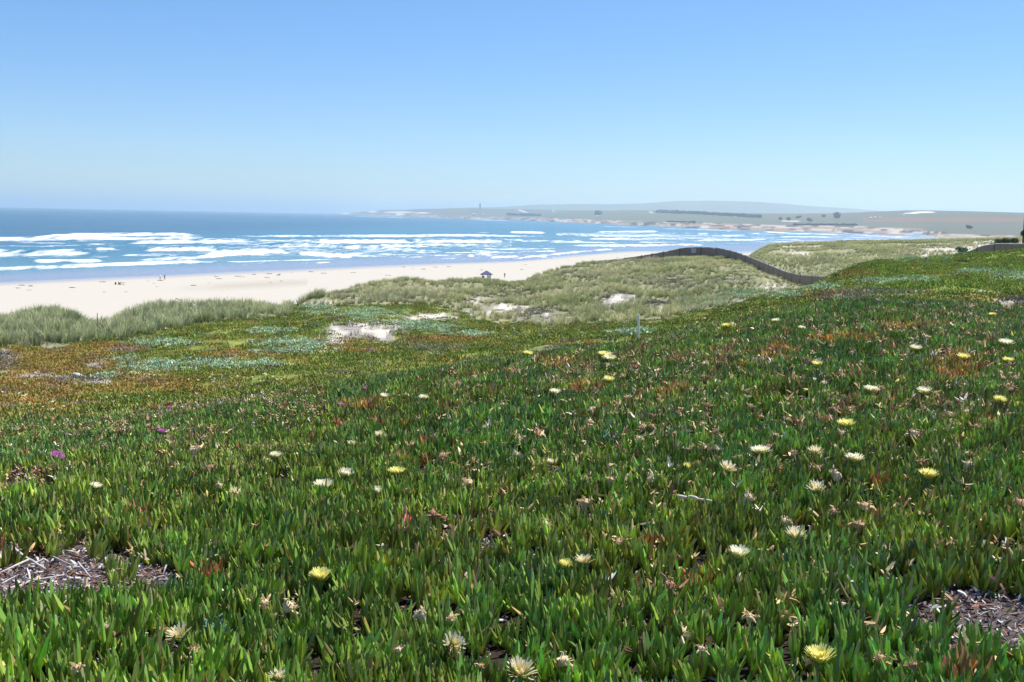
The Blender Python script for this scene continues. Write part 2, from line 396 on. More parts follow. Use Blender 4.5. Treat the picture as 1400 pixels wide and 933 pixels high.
SAGE = [(240, 499, 70, 7), (210, 507, 60, 5), (320, 500, 60, 6), (165, 493, 30, 4), (150, 519, 18, 5), (400, 472, 60, 7), (380, 455, 40, 6), (440, 425, 44, 9), (580, 450, 60, 6), (400, 482, 70, 4), (220, 470, 45, 6),
        (500, 430, 60, 7), (560, 443, 60, 5), (640, 458, 40, 4), (1205, 388, 28, 5), (1255, 385, 26, 4), (1345, 374, 40, 4), (1390, 380, 30, 5), (1010, 402, 40, 7), (960, 415, 40, 4), (1080, 405, 30, 5), (870, 457, 40, 3), (1240, 352, 60, 5), (1130, 394, 26, 4)]
ORNG = [(60, 500, 150, 28), (20, 540, 120, 30), (200, 532, 120, 13), (120, 480, 90, 10), (330, 485, 70, 8), (610, 466, 70, 8), (480, 480, 50, 6), (300, 435, 60, 5), (250, 565, 60, 8), (700, 438, 30, 4), (1120, 410, 30, 4), (1180, 375, 30, 6), (1300, 378, 40, 6), (1270, 370, 60, 4), (1330, 410, 50, 6), (460, 470, 60, 5)]
PURP = [(40, 470, 30, 6), (0, 500, 30, 12), (70, 479, 16, 5), (175, 480, 30, 6), (600, 478, 60, 4), (680, 497, 60, 5), (780, 480, 60, 4), (1170, 404, 50, 5), (560, 470, 20, 3), (20, 560, 40, 5), (280, 428, 60, 4), (1230, 400, 60, 4)]
HOLE = [(60, 793, 130, 52), (205, 801, 56, 22), (1345, 850, 105, 46), (50, 672, 50, 8), (515, 775, 50, 8), (875, 812, 16, 14), (670, 750, 26, 12), (1165, 848, 24, 8), (345, 590, 22, 4), (1040, 500, 18, 5), (770, 548, 22, 5)]
WARM = [(1305, 512, 48, 26), (1065, 490, 32, 14), (760, 506, 40, 10), (800, 540, 30, 8), (905, 555, 20, 8), (500, 565, 40, 8), (1150, 470, 60, 8), (1250, 455, 60, 6), (930, 545, 40, 10)]
def score(lst, px, py, n, amt=0.5):
    s = np.full(px.shape, -9.0)
    for e in lst: s = np.maximum(s, ell(px, py, e[0], e[1], e[2], e[3], n, amt))
    return s
C_CARP = lin(124, 144, 62); C_CARP2 = lin(154, 164, 82); C_ORNG = lin(186, 152, 84); C_RED = lin(176, 130, 92); C_SAGE = lin(184, 204, 172); C_GREY = lin(150, 143, 136)
C_PURP = lin(152, 142, 150); C_SAND = lin(202, 194, 178); C_GRS = lin(150, 158, 104)
def classify(x, y, z):
    """returns dict of weights 0..1 and a cover colour per point"""
    d = np.hypot(x, y); px, py = proj(x, y, z)
    infr = (y > 0)
    n = fbm(x*0.9, y*0.9, 21); nb = fbm(x*0.25, y*0.25, 31); nf = fbm(x*3.1, y*3.1, 41)
    n_ = 0.55*n+0.45*nf
    grassline = np.interp(px, [-300, 0, 70, 180, 300, 380, 420, 600, 640, 760, 870, 950, 1000, 1080, 1110, 1135, 1200, 1500], [478, 474, 476, 462, 440, 436, 432, 430, 440, 446, 440, 428, 418, 402, 396, 380, 200, 200])
    g1 = (py < grassline+(n-0.5)*14) & (d > 38) & (px < 1140) & ~((px > 400) & (px < 640) & (py > 404+(px-400)*0.1+8*np.sin(px*0.02)) & (d < 90) & (py > 418))
    g2 = (d > 88) & (px >= 880)
    grass = (g1 | g2) & (d < 330)
    left = (px < 430)
    grass &= ~((left | (px < 900)) & (d > np.interp(px, [-300, 0, 430, 640, 900], [82, 84, 100, 130, 200])))
    nq = 0.3*n_+0.7*fbm(x*1.9+y*0.8, y*1.0, 44, 4); sand = score(SAND, px, py, nq, 1.15); grey = score(GREY, px, py, n_, 0.6); sage = score(SAGE, px, py, n_, 0.6); org = score(ORNG, px, py, nb*0.5+n*0.5, 0.7); pur = score(PURP, px, py, n, 0.6)
    hole = score(HOLE, px, py, n_, 0.5); warm = score(WARM, px, py, nf, 0.5)
    mid = (d > 14)
    return dict(d=d, px=px, py=py, n=n, nb=nb, nf=nf, grass=grass, sand=np.where(mid & infr, sand, -9), grey=np.where(mid & infr, grey, -9), sage=np.where(mid & infr, sage, -9),
                org=np.where(mid & infr, org, -9), pur=np.where(mid & infr, pur, -9), hole=np.where((d < 14) & infr, hole, -9), warm=np.where((d < 22) & infr, warm, -9))
def carpet_tint(k):
    """colour of the low creeping cover"""
    mx = sstep(0.3, 0.7, k['n'])[:, None]
    c = C_CARP*(1-mx)+C_CARP2*mx
    r = sstep(0.58, 0.75, k['nf'])[:, None]*0.5; c = c*(1-r)+C_ORNG*r
    o = sstep(-0.15, 0.35, k['org'])[:, None]*np.where(k['nf'] > 0.42, 1, 0.45)[:, None]; oc = np.where((k['n'] > 0.55)[:, None], C_RED, C_ORNG); c = c*(1-o*0.65)+oc*o*0.65
    p = sstep(0.0, 0.3, k['pur'])[:, None]*0.45; c = c*(1-p)+C_PURP*p
    bright = sstep(1130, 1250, k['px'])*(k['py'] < 400); b = (bright*0.6)[:, None]; c = c*(1-b)+lin(144, 168, 70)*b
    return c
# ground colours
kx, ky, kz = X.ravel(), Y.ravel(), Z.ravel()
K = classify(kx, ky, kz); d = K['d']
col = np.tile(C_CARP, (len(kx), 1))
def put(mask, c):
    m_ = np.clip(mask, 0, 1)[:, None]; global col; col = col*(1-m_)+np.asarray(c)*m_
put(np.ones(len(d)), carpet_tint(K)*0.75)
put(sstep(-0.05, 0.3, K['grey']), np.where((K['nf'] > 0.52)[:, None], C_GREY*1.25, C_GREY*0.7))
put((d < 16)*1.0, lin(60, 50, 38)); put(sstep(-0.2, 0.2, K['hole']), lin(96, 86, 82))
put(K['grass']*1.0, lin(130, 132, 98)); put(K['grass']*sstep(0.5, 0.62, K['nf'])*0.6, lin(170, 160, 125))
put(K['grass']*(K['px'] > 1050)*(d > 180)*sstep(0.52, 0.66, fbm(kx*0.12, ky*0.12, 77))*0.9, C_SAND)
put(sstep(1265, 1345, K['px'])*(d > 180)*(d < 400)*sstep(0.4, 0.55, fbm(kx*0.25, ky*0.3, 79, 4))*0.9, C_SAND)
put(sstep(0.0, 0.15, K['sand']), C_SAND); stkk = fbm(kx*1.3+ky*1.1, ky*0.7-kx*0.5, 46, 4); put(sstep(0.0, 0.15, K['sand'])*sstep(0.44, 0.56, stkk)*(d < 140)*0.85, lin(138, 130, 122))
dwv = np.exp(KD[:, 12])[:, None]*np.ones((1, NR)); dwv = dwv.ravel()   # waterline distance for each column
d10v = (np.exp(KD[:, 11])[:, None]*np.ones((1, NR))).ravel(); pxv = K['px']
dback = np.interp(pxv, [-300, 0, 430, 640, 900, 1300], [84, 86, 100, 130, 185, 420])
beach = ((d > dback) & (pxv < 1050) | (d > 330)) & (d < 3000) & (d < dwv+400)
put(beach*1.0, lin(210, 201, 184)*0.78)
wk = np.interp(pxv, [900, 1080, 1250], [0.955, 0.85, 0.5]); wr = np.clip((d-dwv*wk)/(dwv*0.035), 0, 1)*beach
tide = fbm(kx*0.02, ky*0.02, 61)
line = np.exp(-((d/dwv-0.80-0.02*np.sin(kx*0.013)-(tide-0.5)*0.05)/0.008)**2)*(pxv < 420)*0.45+np.exp(-((d/dwv-0.9-(tide-0.5)*0.03)/0.006)**2)*0.35
put(line*beach, lin(150, 140, 122)); put(wr*0.75, lin(150, 146, 150))
far = d > 1500
dcv = (np.exp(KD[:, 15])[:, None]*np.ones((1, NR))).ravel()
mid_far = (d > 420) & ~beach; put(mid_far*1.0, lin(150, 146, 128))
fland = (d >= dcv*0.985) & far & (np.degrees(np.abs(np.arctan2(kx, ky))) < 100)
put(fland*1.0, lin(98, 100, 84)); fn = fbm(kx*0.0011, ky*0.0006, 91)
put(fland*sstep(0.52, 0.58, fn)*0.6, lin(104, 104, 74)); put(fland*(pxv > 1180)*sstep(0.45, 0.6, np.sin((K['py']-296)/9*3.14)*0.6+fn*0.4)*(K['py'] > 294)*(K['py'] < 307), lin(124, 98, 78))
put(fland*(pxv < 640)*0.6, lin(120, 104, 88))
rocks = fland & (d < dcv*np.interp(pxv, [500, 700, 900, 1000, 1200, 1400], [1.04, 1.12, 1.22, 1.3, 1.22, 1.05])); rn = fbm(kx*0.03, ky*0.008, 95)
put(rocks*0.9, lin(150, 128, 110)); put(rocks*sstep(0.5, 0.6, rn), lin(184, 170, 152)); put(rocks*sstep(0.52, 0.62, fbm(kx*0.04, ky*0.012, 96)), lin(70, 62, 60))
for (a, b, rx, ry) in [(545, 290.5, 22, 1.2), (578, 291.5, 14, 0.9), (510, 290, 8, 1), (546, 293, 7, 1), (473, 292.3, 7, 0.8), (1262, 290.6, 20, 1.0), (1245, 291.5, 12, 0.7), (1082, 302.5, 14, 0.7)]:
    put(fland*sstep(-0.1, 0.3, ell(K['px'], K['py'], a, b, rx, ry, rn, 0.3)), lin(232, 216, 190))
for (a, b, c, e) in [(709, 287, 723, 292), (753, 286.5, 758, 290), (888, 289, 892, 292)]:
    s = np.clip((K['px']-a)/(c-a), 0, 1); put(fland*(np.abs(K['py']-(b+(e-b)*s)) < 0.5)*(K['px'] > a)*(K['px'] < c), lin(225, 215, 200))
gme_faces = []
i = np.arange(NC)[:, None]; j = np.arange(NR-1)[None]
i2 = (i+1) % NC
fc = np.stack([i*NR+j, i*NR+j+1, i2*NR+j+1, i2*NR+j], -1).reshape(-1, 4)[:, ::-1]
me = mesh_np('ground', np.stack([kx, ky, kz], 1), fc[:, ::-1], col)
set_f(me, 'wet', wr); set_f(me, 'grain', np.where(beach, 0.12, np.where(fland, 0.15, np.where(d < 16, 2.2, 1.3))))
ground = link('ground', me, M_GROUND, smooth=True); tag(ground, kind='structure')
tag(ground, 'sand dunes, beach and shore land under low green and orange plants', 'ground')

# ------------------------------------------------------------------ sea
sr = np.exp(np.linspace(math.log(240), math.log(48000), 560))
spx = np.concatenate([np.linspace(-2500, -50, 60)[:-1], np.linspace(-50, 1300, 900), np.linspace(1300, 1500, 10)[1:]])
saz = np.arctan((spx-700)/1410)
SX = (sr[None]*np.sin(saz)[:, None]).ravel(); SY = (sr[None]*np.cos(saz)[:, None]).ravel(); SD = np.hypot(SX, SY)
spx_, spy_ = proj(SX, SY, np.zeros(len(SX)))
# whitewater: polylines along each breaker, half thickness
BR = [([(-80, 330), (0, 329), (45, 328.5), (80, 324), (110, 322.5), (250, 322), (300, 324)], 3.0), ([(60, 327), (170, 327), (290, 326)], 2.6), ([(165, 333), (270, 331), (355, 329.5)], 3.6), ([(300, 325), (380, 323.8), (500, 323.6), (640, 322.6), (765, 323.5)], 2.2),
      ([(400, 331), (500, 331.5), (600, 331.5), (715, 331.5)], 2.6), ([(355, 337), (430, 336.5), (470, 339), (545, 342)], 3.4), ([(500, 336), (600, 336), (660, 336)], 2.2), ([(-80, 350), (0, 348.5), (60, 348.5), (135, 346.5)], 5.0), ([(128, 342), (160, 341)], 1.8),
      ([(190, 343), (280, 342), (310, 345)], 3.4), ([(270, 353), (330, 348), (405, 346.5)], 3.2), ([(38, 359), (145, 358)], 1.7), ([(180, 358), (260, 355), (300, 350.5), (400, 346.5)], 2.0), ([(-80, 372), (0, 370), (80, 366), (200, 362), (310, 358.5)], 2.0), ([(300, 358.8), (420, 356), (470, 355)], 1.1),
      ([(400, 347.5), (440, 351), (490, 352)], 3.0), ([(430, 360), (455, 359)], 1.2), ([(600, 345), (700, 345), (760, 343)], 0.9), ([(635, 352.5), (652, 350.5)], 1.4), ([(668, 354), (712, 352)], 1.6), ([(700, 356), (755, 349), (850, 340.5)], 1.5), ([(650, 318), (672, 318)], 1.1),
      ([(693, 318), (748, 319)], 1.8), ([(810, 318), (905, 317)], 1.8), ([(775, 323), (865, 323.5), (925, 322)], 2.0), ([(800, 328), (868, 327)], 1.8), ([(745, 331), (850, 332)], 1.2), ([(770, 336.5), (845, 337), (940, 336), (975, 335.5)], 1.6), ([(948, 321), (972, 320)], 1.6), ([(983, 323.5), (1022, 322)], 1.7),
      ([(948, 329.5), (1020, 329), (1055, 327)], 1.6), ([(1025, 320), (1042, 319)], 1.3), ([(990, 316.5), (1003, 316.5)], 1.1), ([(1040, 317), (1080, 320), (1115, 321.5)], 1.4), ([(1060, 324), (1140, 324)], 1.2), ([(1090, 319.5), (1150, 321)], 1.0), ([(820, 309.5), (875, 311)], 0.6), ([(640, 300.3), (700, 302.2)], 0.5), ([(900, 312.8), (1020, 316)], 0.7),
      ([(480, 295.4), (560, 298.2)], 0.35), ([(0, 336), (60, 337), (120, 335)], 0.8), ([(560, 352), (640, 347)], 0.8), ([(870, 331), (930, 331.5)], 0.9)]
ed3 = sstep(0.25, 0.75, fbm(SX*0.018, SY*0.03, 53, 4)); foam = np.zeros(len(SX)); crest = np.zeros(len(SX))
ed = fbm(SX*0.03, SY*0.006, 51, 5); ed2 = fbm(SX*0.008, SY*0.008, 52, 4)
for pl, th in BR:
    a = np.array(pl); yb = np.interp(spx_, a[:, 0], a[:, 1]); x0, x1 = a[0, 0], a[-1, 0]
    L = max(8, (x1-x0)*0.16); e = sstep(x0-L*0.3, x0+L, spx_)*(1-sstep(x1-L, x1+L*0.3, spx_))
    off = (spy_-yb-(ed2-0.5)*1.6)/(th*0.85*(0.5+1.1*ed)*(0.25+0.75*np.sqrt(e))); f = np.clip(1.1-np.abs(off), 0, 1)*e*(0.68+0.45*ed3)
    foam = np.maximum(foam, f)
    if th > 1.3: crest = np.maximum(crest, np.exp(-((spy_-yb+th*0.5)/1.3)**2)*e*(0.6 if th < 2.5 else 1.0))
lace = sstep(322, 330, spy_)*(1-sstep(356, 368, spy_))*(spx_ < 700)*0.5*sstep(0.35, 0.65, fbm(SX*0.011, SY*0.02, 57))
lace = np.maximum(lace, sstep(316, 322, spy_)*(spx_ > 780)*(1-sstep(334, 340, spy_))*0.33*sstep(0.4, 0.6, fbm(SX*0.006, SY*0.006, 58)))
foam = np.maximum(foam, lace)
SA = np.arctan2(SX, SY); stk = fbm(SA*34, np.log(SD)*24, 59, 5); stk2 = fbm(SA*9, np.log(SD)*6, 60, 3)
band = np.where(spx_ < 760, sstep(323, 328, spy_)*(1-sstep(350, 358, spy_)), sstep(316, 320, spy_)*(1-sstep(331, 337, spy_)))
foam = np.maximum(foam, band*sstep(0.50, 0.60, stk+(stk2-0.5)*0.35)*0.62)
swell = (fbm(SX*0.004, SY*0.02, 63)-0.5)*0.9*sstep(400, 600, SD)
SZ = crest*1.5+swell*0.6*(1-sstep(4000, 6000, SD))
c_deep = lin(8, 70, 94); c_mid = lin(36, 106, 124); c_sh = lin(104, 138, 144); c_wet = lin(140, 142, 156)
u = spy_-np.interp(spx_, PX, yw)          # negative seaward
sc_ = np.tile(c_deep, (len(SX), 1))
def mixs(m_, c):
    global sc_; sc_ = sc_*(1-m_[:, None])+c*m_[:, None]
mixs(sstep(-62, -45, u)*0.8, c_mid); mixs(sstep(-40, -14, u)*0.6, c_sh); mixs(sstep(-16, -5, u)*0.85, c_wet)
mixs(sstep(0.5, 0.7, fbm(SX*0.003, SY*0.012, 66))*0.3*sstep(500, 700, SD), c_mid)
nR = len(sr); nC = len(spx); i = np.arange(nC-1)[:, None]; j = np.arange(nR-1)[None]
fc = np.stack([i*nR+j, (i+1)*nR+j, (i+1)*nR+j+1, i*nR+j+1], -1).reshape(-1, 4)
me = mesh_np('sea', np.stack([SX, SY, SZ], 1), fc, sc_); set_f(me, 'foam', foam)
sea = link('sea', me, M_SEA, smooth=True); tag(sea, 'blue sea with rows of white breaking waves', 'sea', kind='structure')

# ------------------------------------------------------------------ distant hills
hp = np.array([(620, 286), (650, 284.8), (690, 283), (740, 279.5), (775, 279), (830, 280.5), (880, 278.5), (905, 276.5), (925, 274.5), (960, 274.3), (1000, 275), (1040, 276.5), (1070, 278.5), (1114, 282), (1170, 285.5), (1195, 288), (1230, 292), (1280, 298)])
hx = np.linspace(610, 1290, 220); hy = np.interp(hx, hp[:, 0], hp[:, 1])
rowsd = np.linspace(10200, 13000, 14); V = []
for a, b in zip(hx, hy):
    v = ray([a], [b-1.4])[0]; top = max(v[2]*11600+H, 2)
    for dd in rowsd:
        s = 1-abs(dd-11600)/1400; s = max(0, s)**0.75
        V.append((v[0]*dd, v[1]*dd, -3+(top+3)*s))
V = np.array(V); V[:, 2] += (fbm(V[:, 0]*0.002, V[:, 1]*0.002, 71)-0.5)*22*np.clip(V[:, 2]/60, 0, 1)
i = np.arange(len(hx)-1)[:, None]; j = np.arange(13)[None]
me = mesh_np('hills', V, np.stack([i*14+j, (i+1)*14+j, (i+1)*14+j+1, i*14+j+1], -1).reshape(-1, 4))
tag(link('hills', me, plain('far_hill_scrub', lin(112, 110, 86), 0.9, 0.002, 0.5), smooth=True), 'long low range of pale blue hills on the horizon', 'hills', kind='structure')

# ------------------------------------------------------------------ haze
mh, th_, b_ = nodemat('sea_haze'); th_.nodes.remove(b_)
pv = th_.nodes.new('ShaderNodeVolumePrincipled'); pv.inputs['Color'].default_value = HAZE_COLOR; pv.inputs['Density'].default_value = HAZE_DENSITY; pv.inputs['Anisotropy'].default_value = 0.3
th_.links.new(pv.outputs[0], th_.nodes['Material Output'].inputs['Volume'])
mb = MB(); mb.box((0, 0, 0), (1, 1, 1)); hz_ = mb.build('haze', mh); hz_.scale = (104000, 104000, 260); hz_.location = (0, 0, 260/2-9)
tag(hz_, 'thin blue sea haze over the bay', 'haze', kind='stuff')

# ------------------------------------------------------------------ scattering machinery
def scatter_group():
    ng = bpy.data.node_groups.new('scatter', 'GeometryNodeTree')
    ng.interface.new_socket('Geometry', in_out='INPUT', socket_type='NodeSocketGeometry'); ng.interface.new_socket('Geometry', in_out='OUTPUT', socket_type='NodeSocketGeometry')
    n = ng.nodes; L = ng.links.new
    gi = n.new('NodeGroupInput'); go = n.new('NodeGroupOutput')
    def attr(name, typ):
        a = n.new('GeometryNodeInputNamedAttribute'); a.data_type = typ; a.inputs['Name'].default_value = name; return a.outputs[0]
    sp = n.new('GeometryNodeSeparateGeometry'); sp.domain = 'POINT'; L(gi.outputs[0], sp.inputs[0]); L(attr('src', 'BOOLEAN'), sp.inputs['Selection'])
    si = n.new('GeometryNodeSplitToInstances'); si.domain = 'POINT'; L(sp.outputs['Selection'], si.inputs[0]); L(attr('gid', 'INT'), si.inputs['Group ID'])
    io = n.new('GeometryNodeInstanceOnPoints'); L(sp.outputs['Inverted'], io.inputs['Points']); L(si.outputs['Instances'], io.inputs['Instance'])
    io.inputs['Pick Instance'].default_value = True; L(attr('gid', 'INT'), io.inputs['Instance Index'])
    er = n.new('FunctionNodeEulerToRotation'); L(attr('rot', 'FLOAT_VECTOR'), er.inputs[0]); L(er.outputs[0], io.inputs['Rotation'])
    L(attr('scl', 'FLOAT_VECTOR'), io.inputs['Scale']); L(io.outputs[0], go.inputs[0])
    return ng
NG = scatter_group()
def scatter(name, variants, P, rot, scl, tint, mat, label, cat, gid=None):
    """one object: the plant forms plus the points they grow from"""
    V = []; Fc = []; LC = []; G = []; n0 = 0
    for g, (v, f, c) in enumerate(variants):
        V.append(v); Fc += [tuple(int(q)+n0 for q in ff) for ff in f]; LC.append(c); G += [g]*len(v); n0 += len(v)
    V = np.concatenate(V); LC = np.concatenate(LC); ns = len(V); npnt = len(P)
    me = bpy.data.meshes.new(name); me.from_pydata(np.concatenate([V, P]).tolist(), [], Fc)
    def full(a, b, w): 
        o = np.zeros((ns+npnt, w), np.float32); o[:ns] = a; o[ns:] = b; return o
    a = me.attributes.new('src', 'BOOLEAN', 'POINT'); a.data.foreach_set('value', np.arange(ns+npnt) < ns)
    gid = rng.integers(0, len(variants), npnt) if gid is None else gid
    a = me.attributes.new('gid', 'INT', 'POINT'); a.data.foreach_set('value', np.concatenate([np.array(G), gid]).astype(np.int32))
    a = me.attributes.new('rot', 'FLOAT_VECTOR', 'POINT'); a.data.foreach_set('vector', full(0, rot, 3).ravel())
    s3 = scl if scl.ndim == 2 else np.repeat(scl[:, None], 3, 1)
    a = me.attributes.new('scl', 'FLOAT_VECTOR', 'POINT'); a.data.foreach_set('vector', full(1, s3, 3).ravel())
    t4 = np.ones((npnt, 4)); t4[:, :3] = tint; a = me.attributes.new('tint', 'FLOAT_COLOR', 'POINT'); a.data.foreach_set('color', full(1, t4, 4).ravel())
    l4 = np.ones((ns, 4)); l4[:, :3] = LC; a = me.attributes.new('lc', 'FLOAT_COLOR', 'POINT'); a.data.foreach_set('color', full(l4, 1, 4).ravel())
    o = link(name, me, mat); md = o.modifiers.new('scatter', 'NODES'); md.node_group = NG
    tag(o, label, cat, kind='stuff'); return o
def polar_pts(n, d0, d1_, t0=-0.66, t1=0.66):
    t = rng.uniform(t0, t1, n); dd = np.sqrt(rng.uniform(d0*d0, d1_*d1_, n)); y = dd/np.sqrt(1+t*t); x = t*y
    return x, y

# leaf forms --------------------------------------------------------
def leaf(V, Fc, Cc, base, dirv, L, wd, curl, col0, col1, tipc, nr=4):
    d_ = Vector(dirv).normalized(); side = d_.cross(Vector((0, 0, 1)))
    if side.length < 0.1: side = Vector((1, 0, 0))
    side.normalize(); side.rotate(Quaternion(d_, random.uniform(-0.7, 0.7))); nrm = side.cross(d_)
    p = Vector(base); n0 = len(V); tS = [0, .3, .65, .9][:nr]; wS = [.8, 1.0, .85, .45][:nr]; lastt = 0
    dirc = d_.copy(); hor = Vector((d_.x, d_.y, 0)); 
    for t, w_ in zip(tS, wS):
        p = p+dirc*L*(t-lastt); lastt = t; dirc = (dirc+Vector((0, 0, curl))*0.33).normalized()
        W = wd*w_
        for a in (side*W*0.5+nrm*W*0.25, -side*W*0.5+nrm*W*0.25, -nrm*W*0.5): V.append(tuple(p+a))
        k = t; cc = [col0[q]*(1-k)+col1[q]*k for q in range(3)]; Cc += [cc, cc, [q*0.9 for q in cc]]
    V.append(tuple(p+dirc*L*(1-lastt))); Cc.append(tipc)
    for r in range(nr-1):
        for q in range(3):
            a = n0+r*3+q; b = n0+r*3+(q+1) % 3; Fc.append((a, b, b+3, a+3))
    e = n0+(nr-1)*3; tip = len(V)-1
    for q in range(3): Fc.append((e+q, e+(q+1) % 3, tip))
def fg_clump(seed, nsh=5, rad=0.055, up_=1.0, dry=False):
    random.seed(seed); V = []; Fc = []; Cc = []
    for s in range(nsh):
        a = random.uniform(0, 6.28); r = rad*math.sqrt(random.random()); bx, by = r*math.cos(a), r*math.sin(a); lean = random.uniform(0, 0.3)*(2.2 if random.random() < 0.12 else 1); la = random.uniform(0, 6.28)
        ph = random.uniform(0, 6.28); hh = random.uniform(0.0, 0.02)
        for k in range(random.choice((3, 4, 4, 5))):
            phi = ph+k*math.pi/1+(k//2)*1.57; el = random.uniform(1.05, 1.5) if k >= 2 else random.uniform(0.75, 1.3)
            el = min(1.5, el*up_); L = random.uniform(0.07, 0.125)*(1.1 if k > 1 else 0.95)
            dv = (math.cos(phi)*math.cos(el)+lean*math.cos(la)*0.5, math.sin(phi)*math.cos(el)+lean*math.sin(la)*0.5, math.sin(el))
            v = random.choice((0.55, 0.8, 1.0, 1.3, 1.6))*random.uniform(.9, 1.1); g = (v*random.uniform(0.85, 1.25), v, v*random.uniform(0.7, 1.3))
            b0 = (g[0]*1.7, g[1]*1.35, g[2]*0.7); q = random.random()
            tip = (g[0]*1.6, g[1]*0.85, g[2]*1.3) if q < 0.5 else (g[0]*1.4, g[1]*1.1, g[2])
            e1 = g
            if q < 0.06: e1 = (g[0]*1.7, g[1]*0.72, g[2]*1.6); b0 = g
            elif q < 0.09: e1 = (g[0]*2.3, g[1]*1.3, g[2]*0.9); b0 = (g[0]*2.4, g[1]*1.6, g[2]); tip = e1
            elif q < 0.125: e1 = (2.6, 1.5, 3.4); b0 = e1; tip = e1
            leaf(V, Fc, Cc, (bx, by, hh), dv, L, random.uniform(0.0125, 0.019), random.uniform(0.2, 0.8), b0, e1, tip)
    return np.array(V), Fc, np.array(Cc)
fgv = [fg_clump(100+i) for i in range(14)]
x, y = polar_pts(40000, 1.6, 21)
# denser near, thin slightly with distance beyond the crest
kk = classify(x, y, zfun(x, y)); dd = kk['d']
crestd = np.interp(kk['px'], [-300, 0, 400, 700, 1100, 1400], [13, 13, 15, 16.5, 18, 18])
gap = fbm(x*2.6, y*2.6, 83); keep = (kk['hole'] < 0.02+(rng.random(len(x)) < 0.10)*0.5) & (dd < crestd+1.5*(kk['n']-0.5)*2) & (gap > 0.17) & (fbm(x*6.5, y*6.5, 84, 2) > 0.25) & ~((gap < 0.30) & (rng.random(len(x)) < 0.55))
x, y, kk = x[keep], y[keep], {q: v[keep] for q, v in kk.items()}; z = zfun(x, y); n = len(x)
base = lin(122, 157, 74); t1 = sstep(0.35, 0.65, fbm(x*0.8, y*0.8, 85))[:, None]
tint = base*(1-t1*0.55)+lin(150, 168, 80)*t1*0.5
tint = tint*np.interp(fbm(x*3.5, y*3.5, 89, 2), [.3, .7], [.8, 1.2])[:, None]; blu = sstep(0.55, 0.7, fbm(x*1.3, y*1.3, 86))[:, None]*0.5; tint = tint*(1-blu)+lin(112, 156, 90)*blu
wm = sstep(0.0, 0.5, kk['warm'])[:, None]*np.where(rng.random(n) < 0.75, 1, 0.2)[:, None]; tint = tint*(1-wm)+np.where((rng.random(n) < 0.35)[:, None], lin(170, 150, 88), lin(176, 172, 92))*wm
fr_ = sstep(12, 20, kk['d'])[:, None]*(kk['px'] < 500)[:, None]; tint = tint*(1-fr_*0.5)+lin(122, 140, 64)*fr_*0.5
wl = (rng.random(n) < 0.035*sstep(6, 10, kk['d'])+0.012); tint[wl] = lin(168, 138, 100)
tint *= rng.uniform(0.8, 1.25, n)[:, None]
rot = np.stack([rng.normal(0, .14, n), rng.normal(0, .14, n), rng.uniform(0, 6.28, n)], 1)
scl = rng.uniform(0.8, 1.2, n)*(1+0.1*sstep(0.5, 0.7, fbm(x*0.7, y*0.7, 87)))*np.interp(kk['d'], [8, 12, 18], [1.04, 1.0, 0.95])*np.where(kk['px'] < 450, np.interp(kk['py'], [560, 690], [0.72, 1.0]), 1.0)
scatter('ice_plant_mat', fgv, np.stack([x, y, z-0.004], 1), rot, scl, tint, M_LEAF, 'dense foreground mat of upright green finger-like succulent leaves', 'ice plant')

# low carpet beyond the brow -------------------------------------------------
def mat_clump(seed, nl=46, rad=0.26, L0=0.05, w0=0.016, flat=0.5):
    random.seed(seed); V = []; Fc = []; Cc = []
    for s in range(nl):
        a = random.uniform(0, 6.28); r = rad*math.sqrt(random.random()); el = random.uniform(flat, 1.35); ph = random.uniform(0, 6.28)
        v = random.uniform(0.6, 1.45); g = (v*random.uniform(0.8, 1.3), v, v*random.uniform(0.7, 1.2))
        hh = 0.05*(1-(r/rad)**2)
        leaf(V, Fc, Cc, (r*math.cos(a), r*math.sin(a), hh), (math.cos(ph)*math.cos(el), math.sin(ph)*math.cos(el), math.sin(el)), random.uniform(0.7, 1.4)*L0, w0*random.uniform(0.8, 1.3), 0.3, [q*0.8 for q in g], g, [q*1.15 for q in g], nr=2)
    return np.array(V), Fc, np.array(Cc)
cv = [mat_clump(200+i) for i in range(6)]
x, y = polar_pts(52000, 12.5, 95, -0.62, 0.62)
pr = rng.random(len(x)) < np.interp(np.hypot(x, y), [12, 30, 95], [1, 0.9, 0.6]); x, y = x[pr], y[pr]
kk = classify(x, y, zfun(x, y))
keep = ~kk['grass'] & (kk['sand'] < 0.8*rng.random(len(x))**2) & (kk['sage'] < 0.8*rng.random(len(x))+0.03) & (kk['grey'] < 0.5*rng.random(len(x))) & (kk['d'] > np.interp(kk['px'], [-300, 0, 400, 700, 1100, 1400], [12.5, 12.5, 14.5, 16, 17.5, 17.5])) & (kk['d'] < np.interp(kk['px'], [0, 430, 1000, 1130, 1400], [64, 75, 95, 92, 92]))
x, y, kk = x[keep], y[keep], {q: v[keep] for q, v in kk.items()}; z = zfun(x, y); n = len(x)
tint = carpet_tint(kk)*rng.uniform(0.72, 1.3, n)[:, None]
sp = rng.random(n) < 0.05; tint[sp] = C_ORNG*0.9; sp = rng.random(n) < 0.02; tint[sp] = C_PURP
rot = np.stack([rng.normal(0, .1, n), rng.normal(0, .1, n), rng.uniform(0, 6.28, n)], 1); scl = rng.uniform(0.8, 1.5, n)*np.interp(kk['d'], [14, 25, 60], [0.9, 1.0, 1.35])
scatter('creeping_carpet', cv, np.stack([x, y, z-0.01], 1), rot, scl, tint, M_CARPET, 'low green and orange creeping succulent carpet over the dunes beyond the brow', 'ground cover')
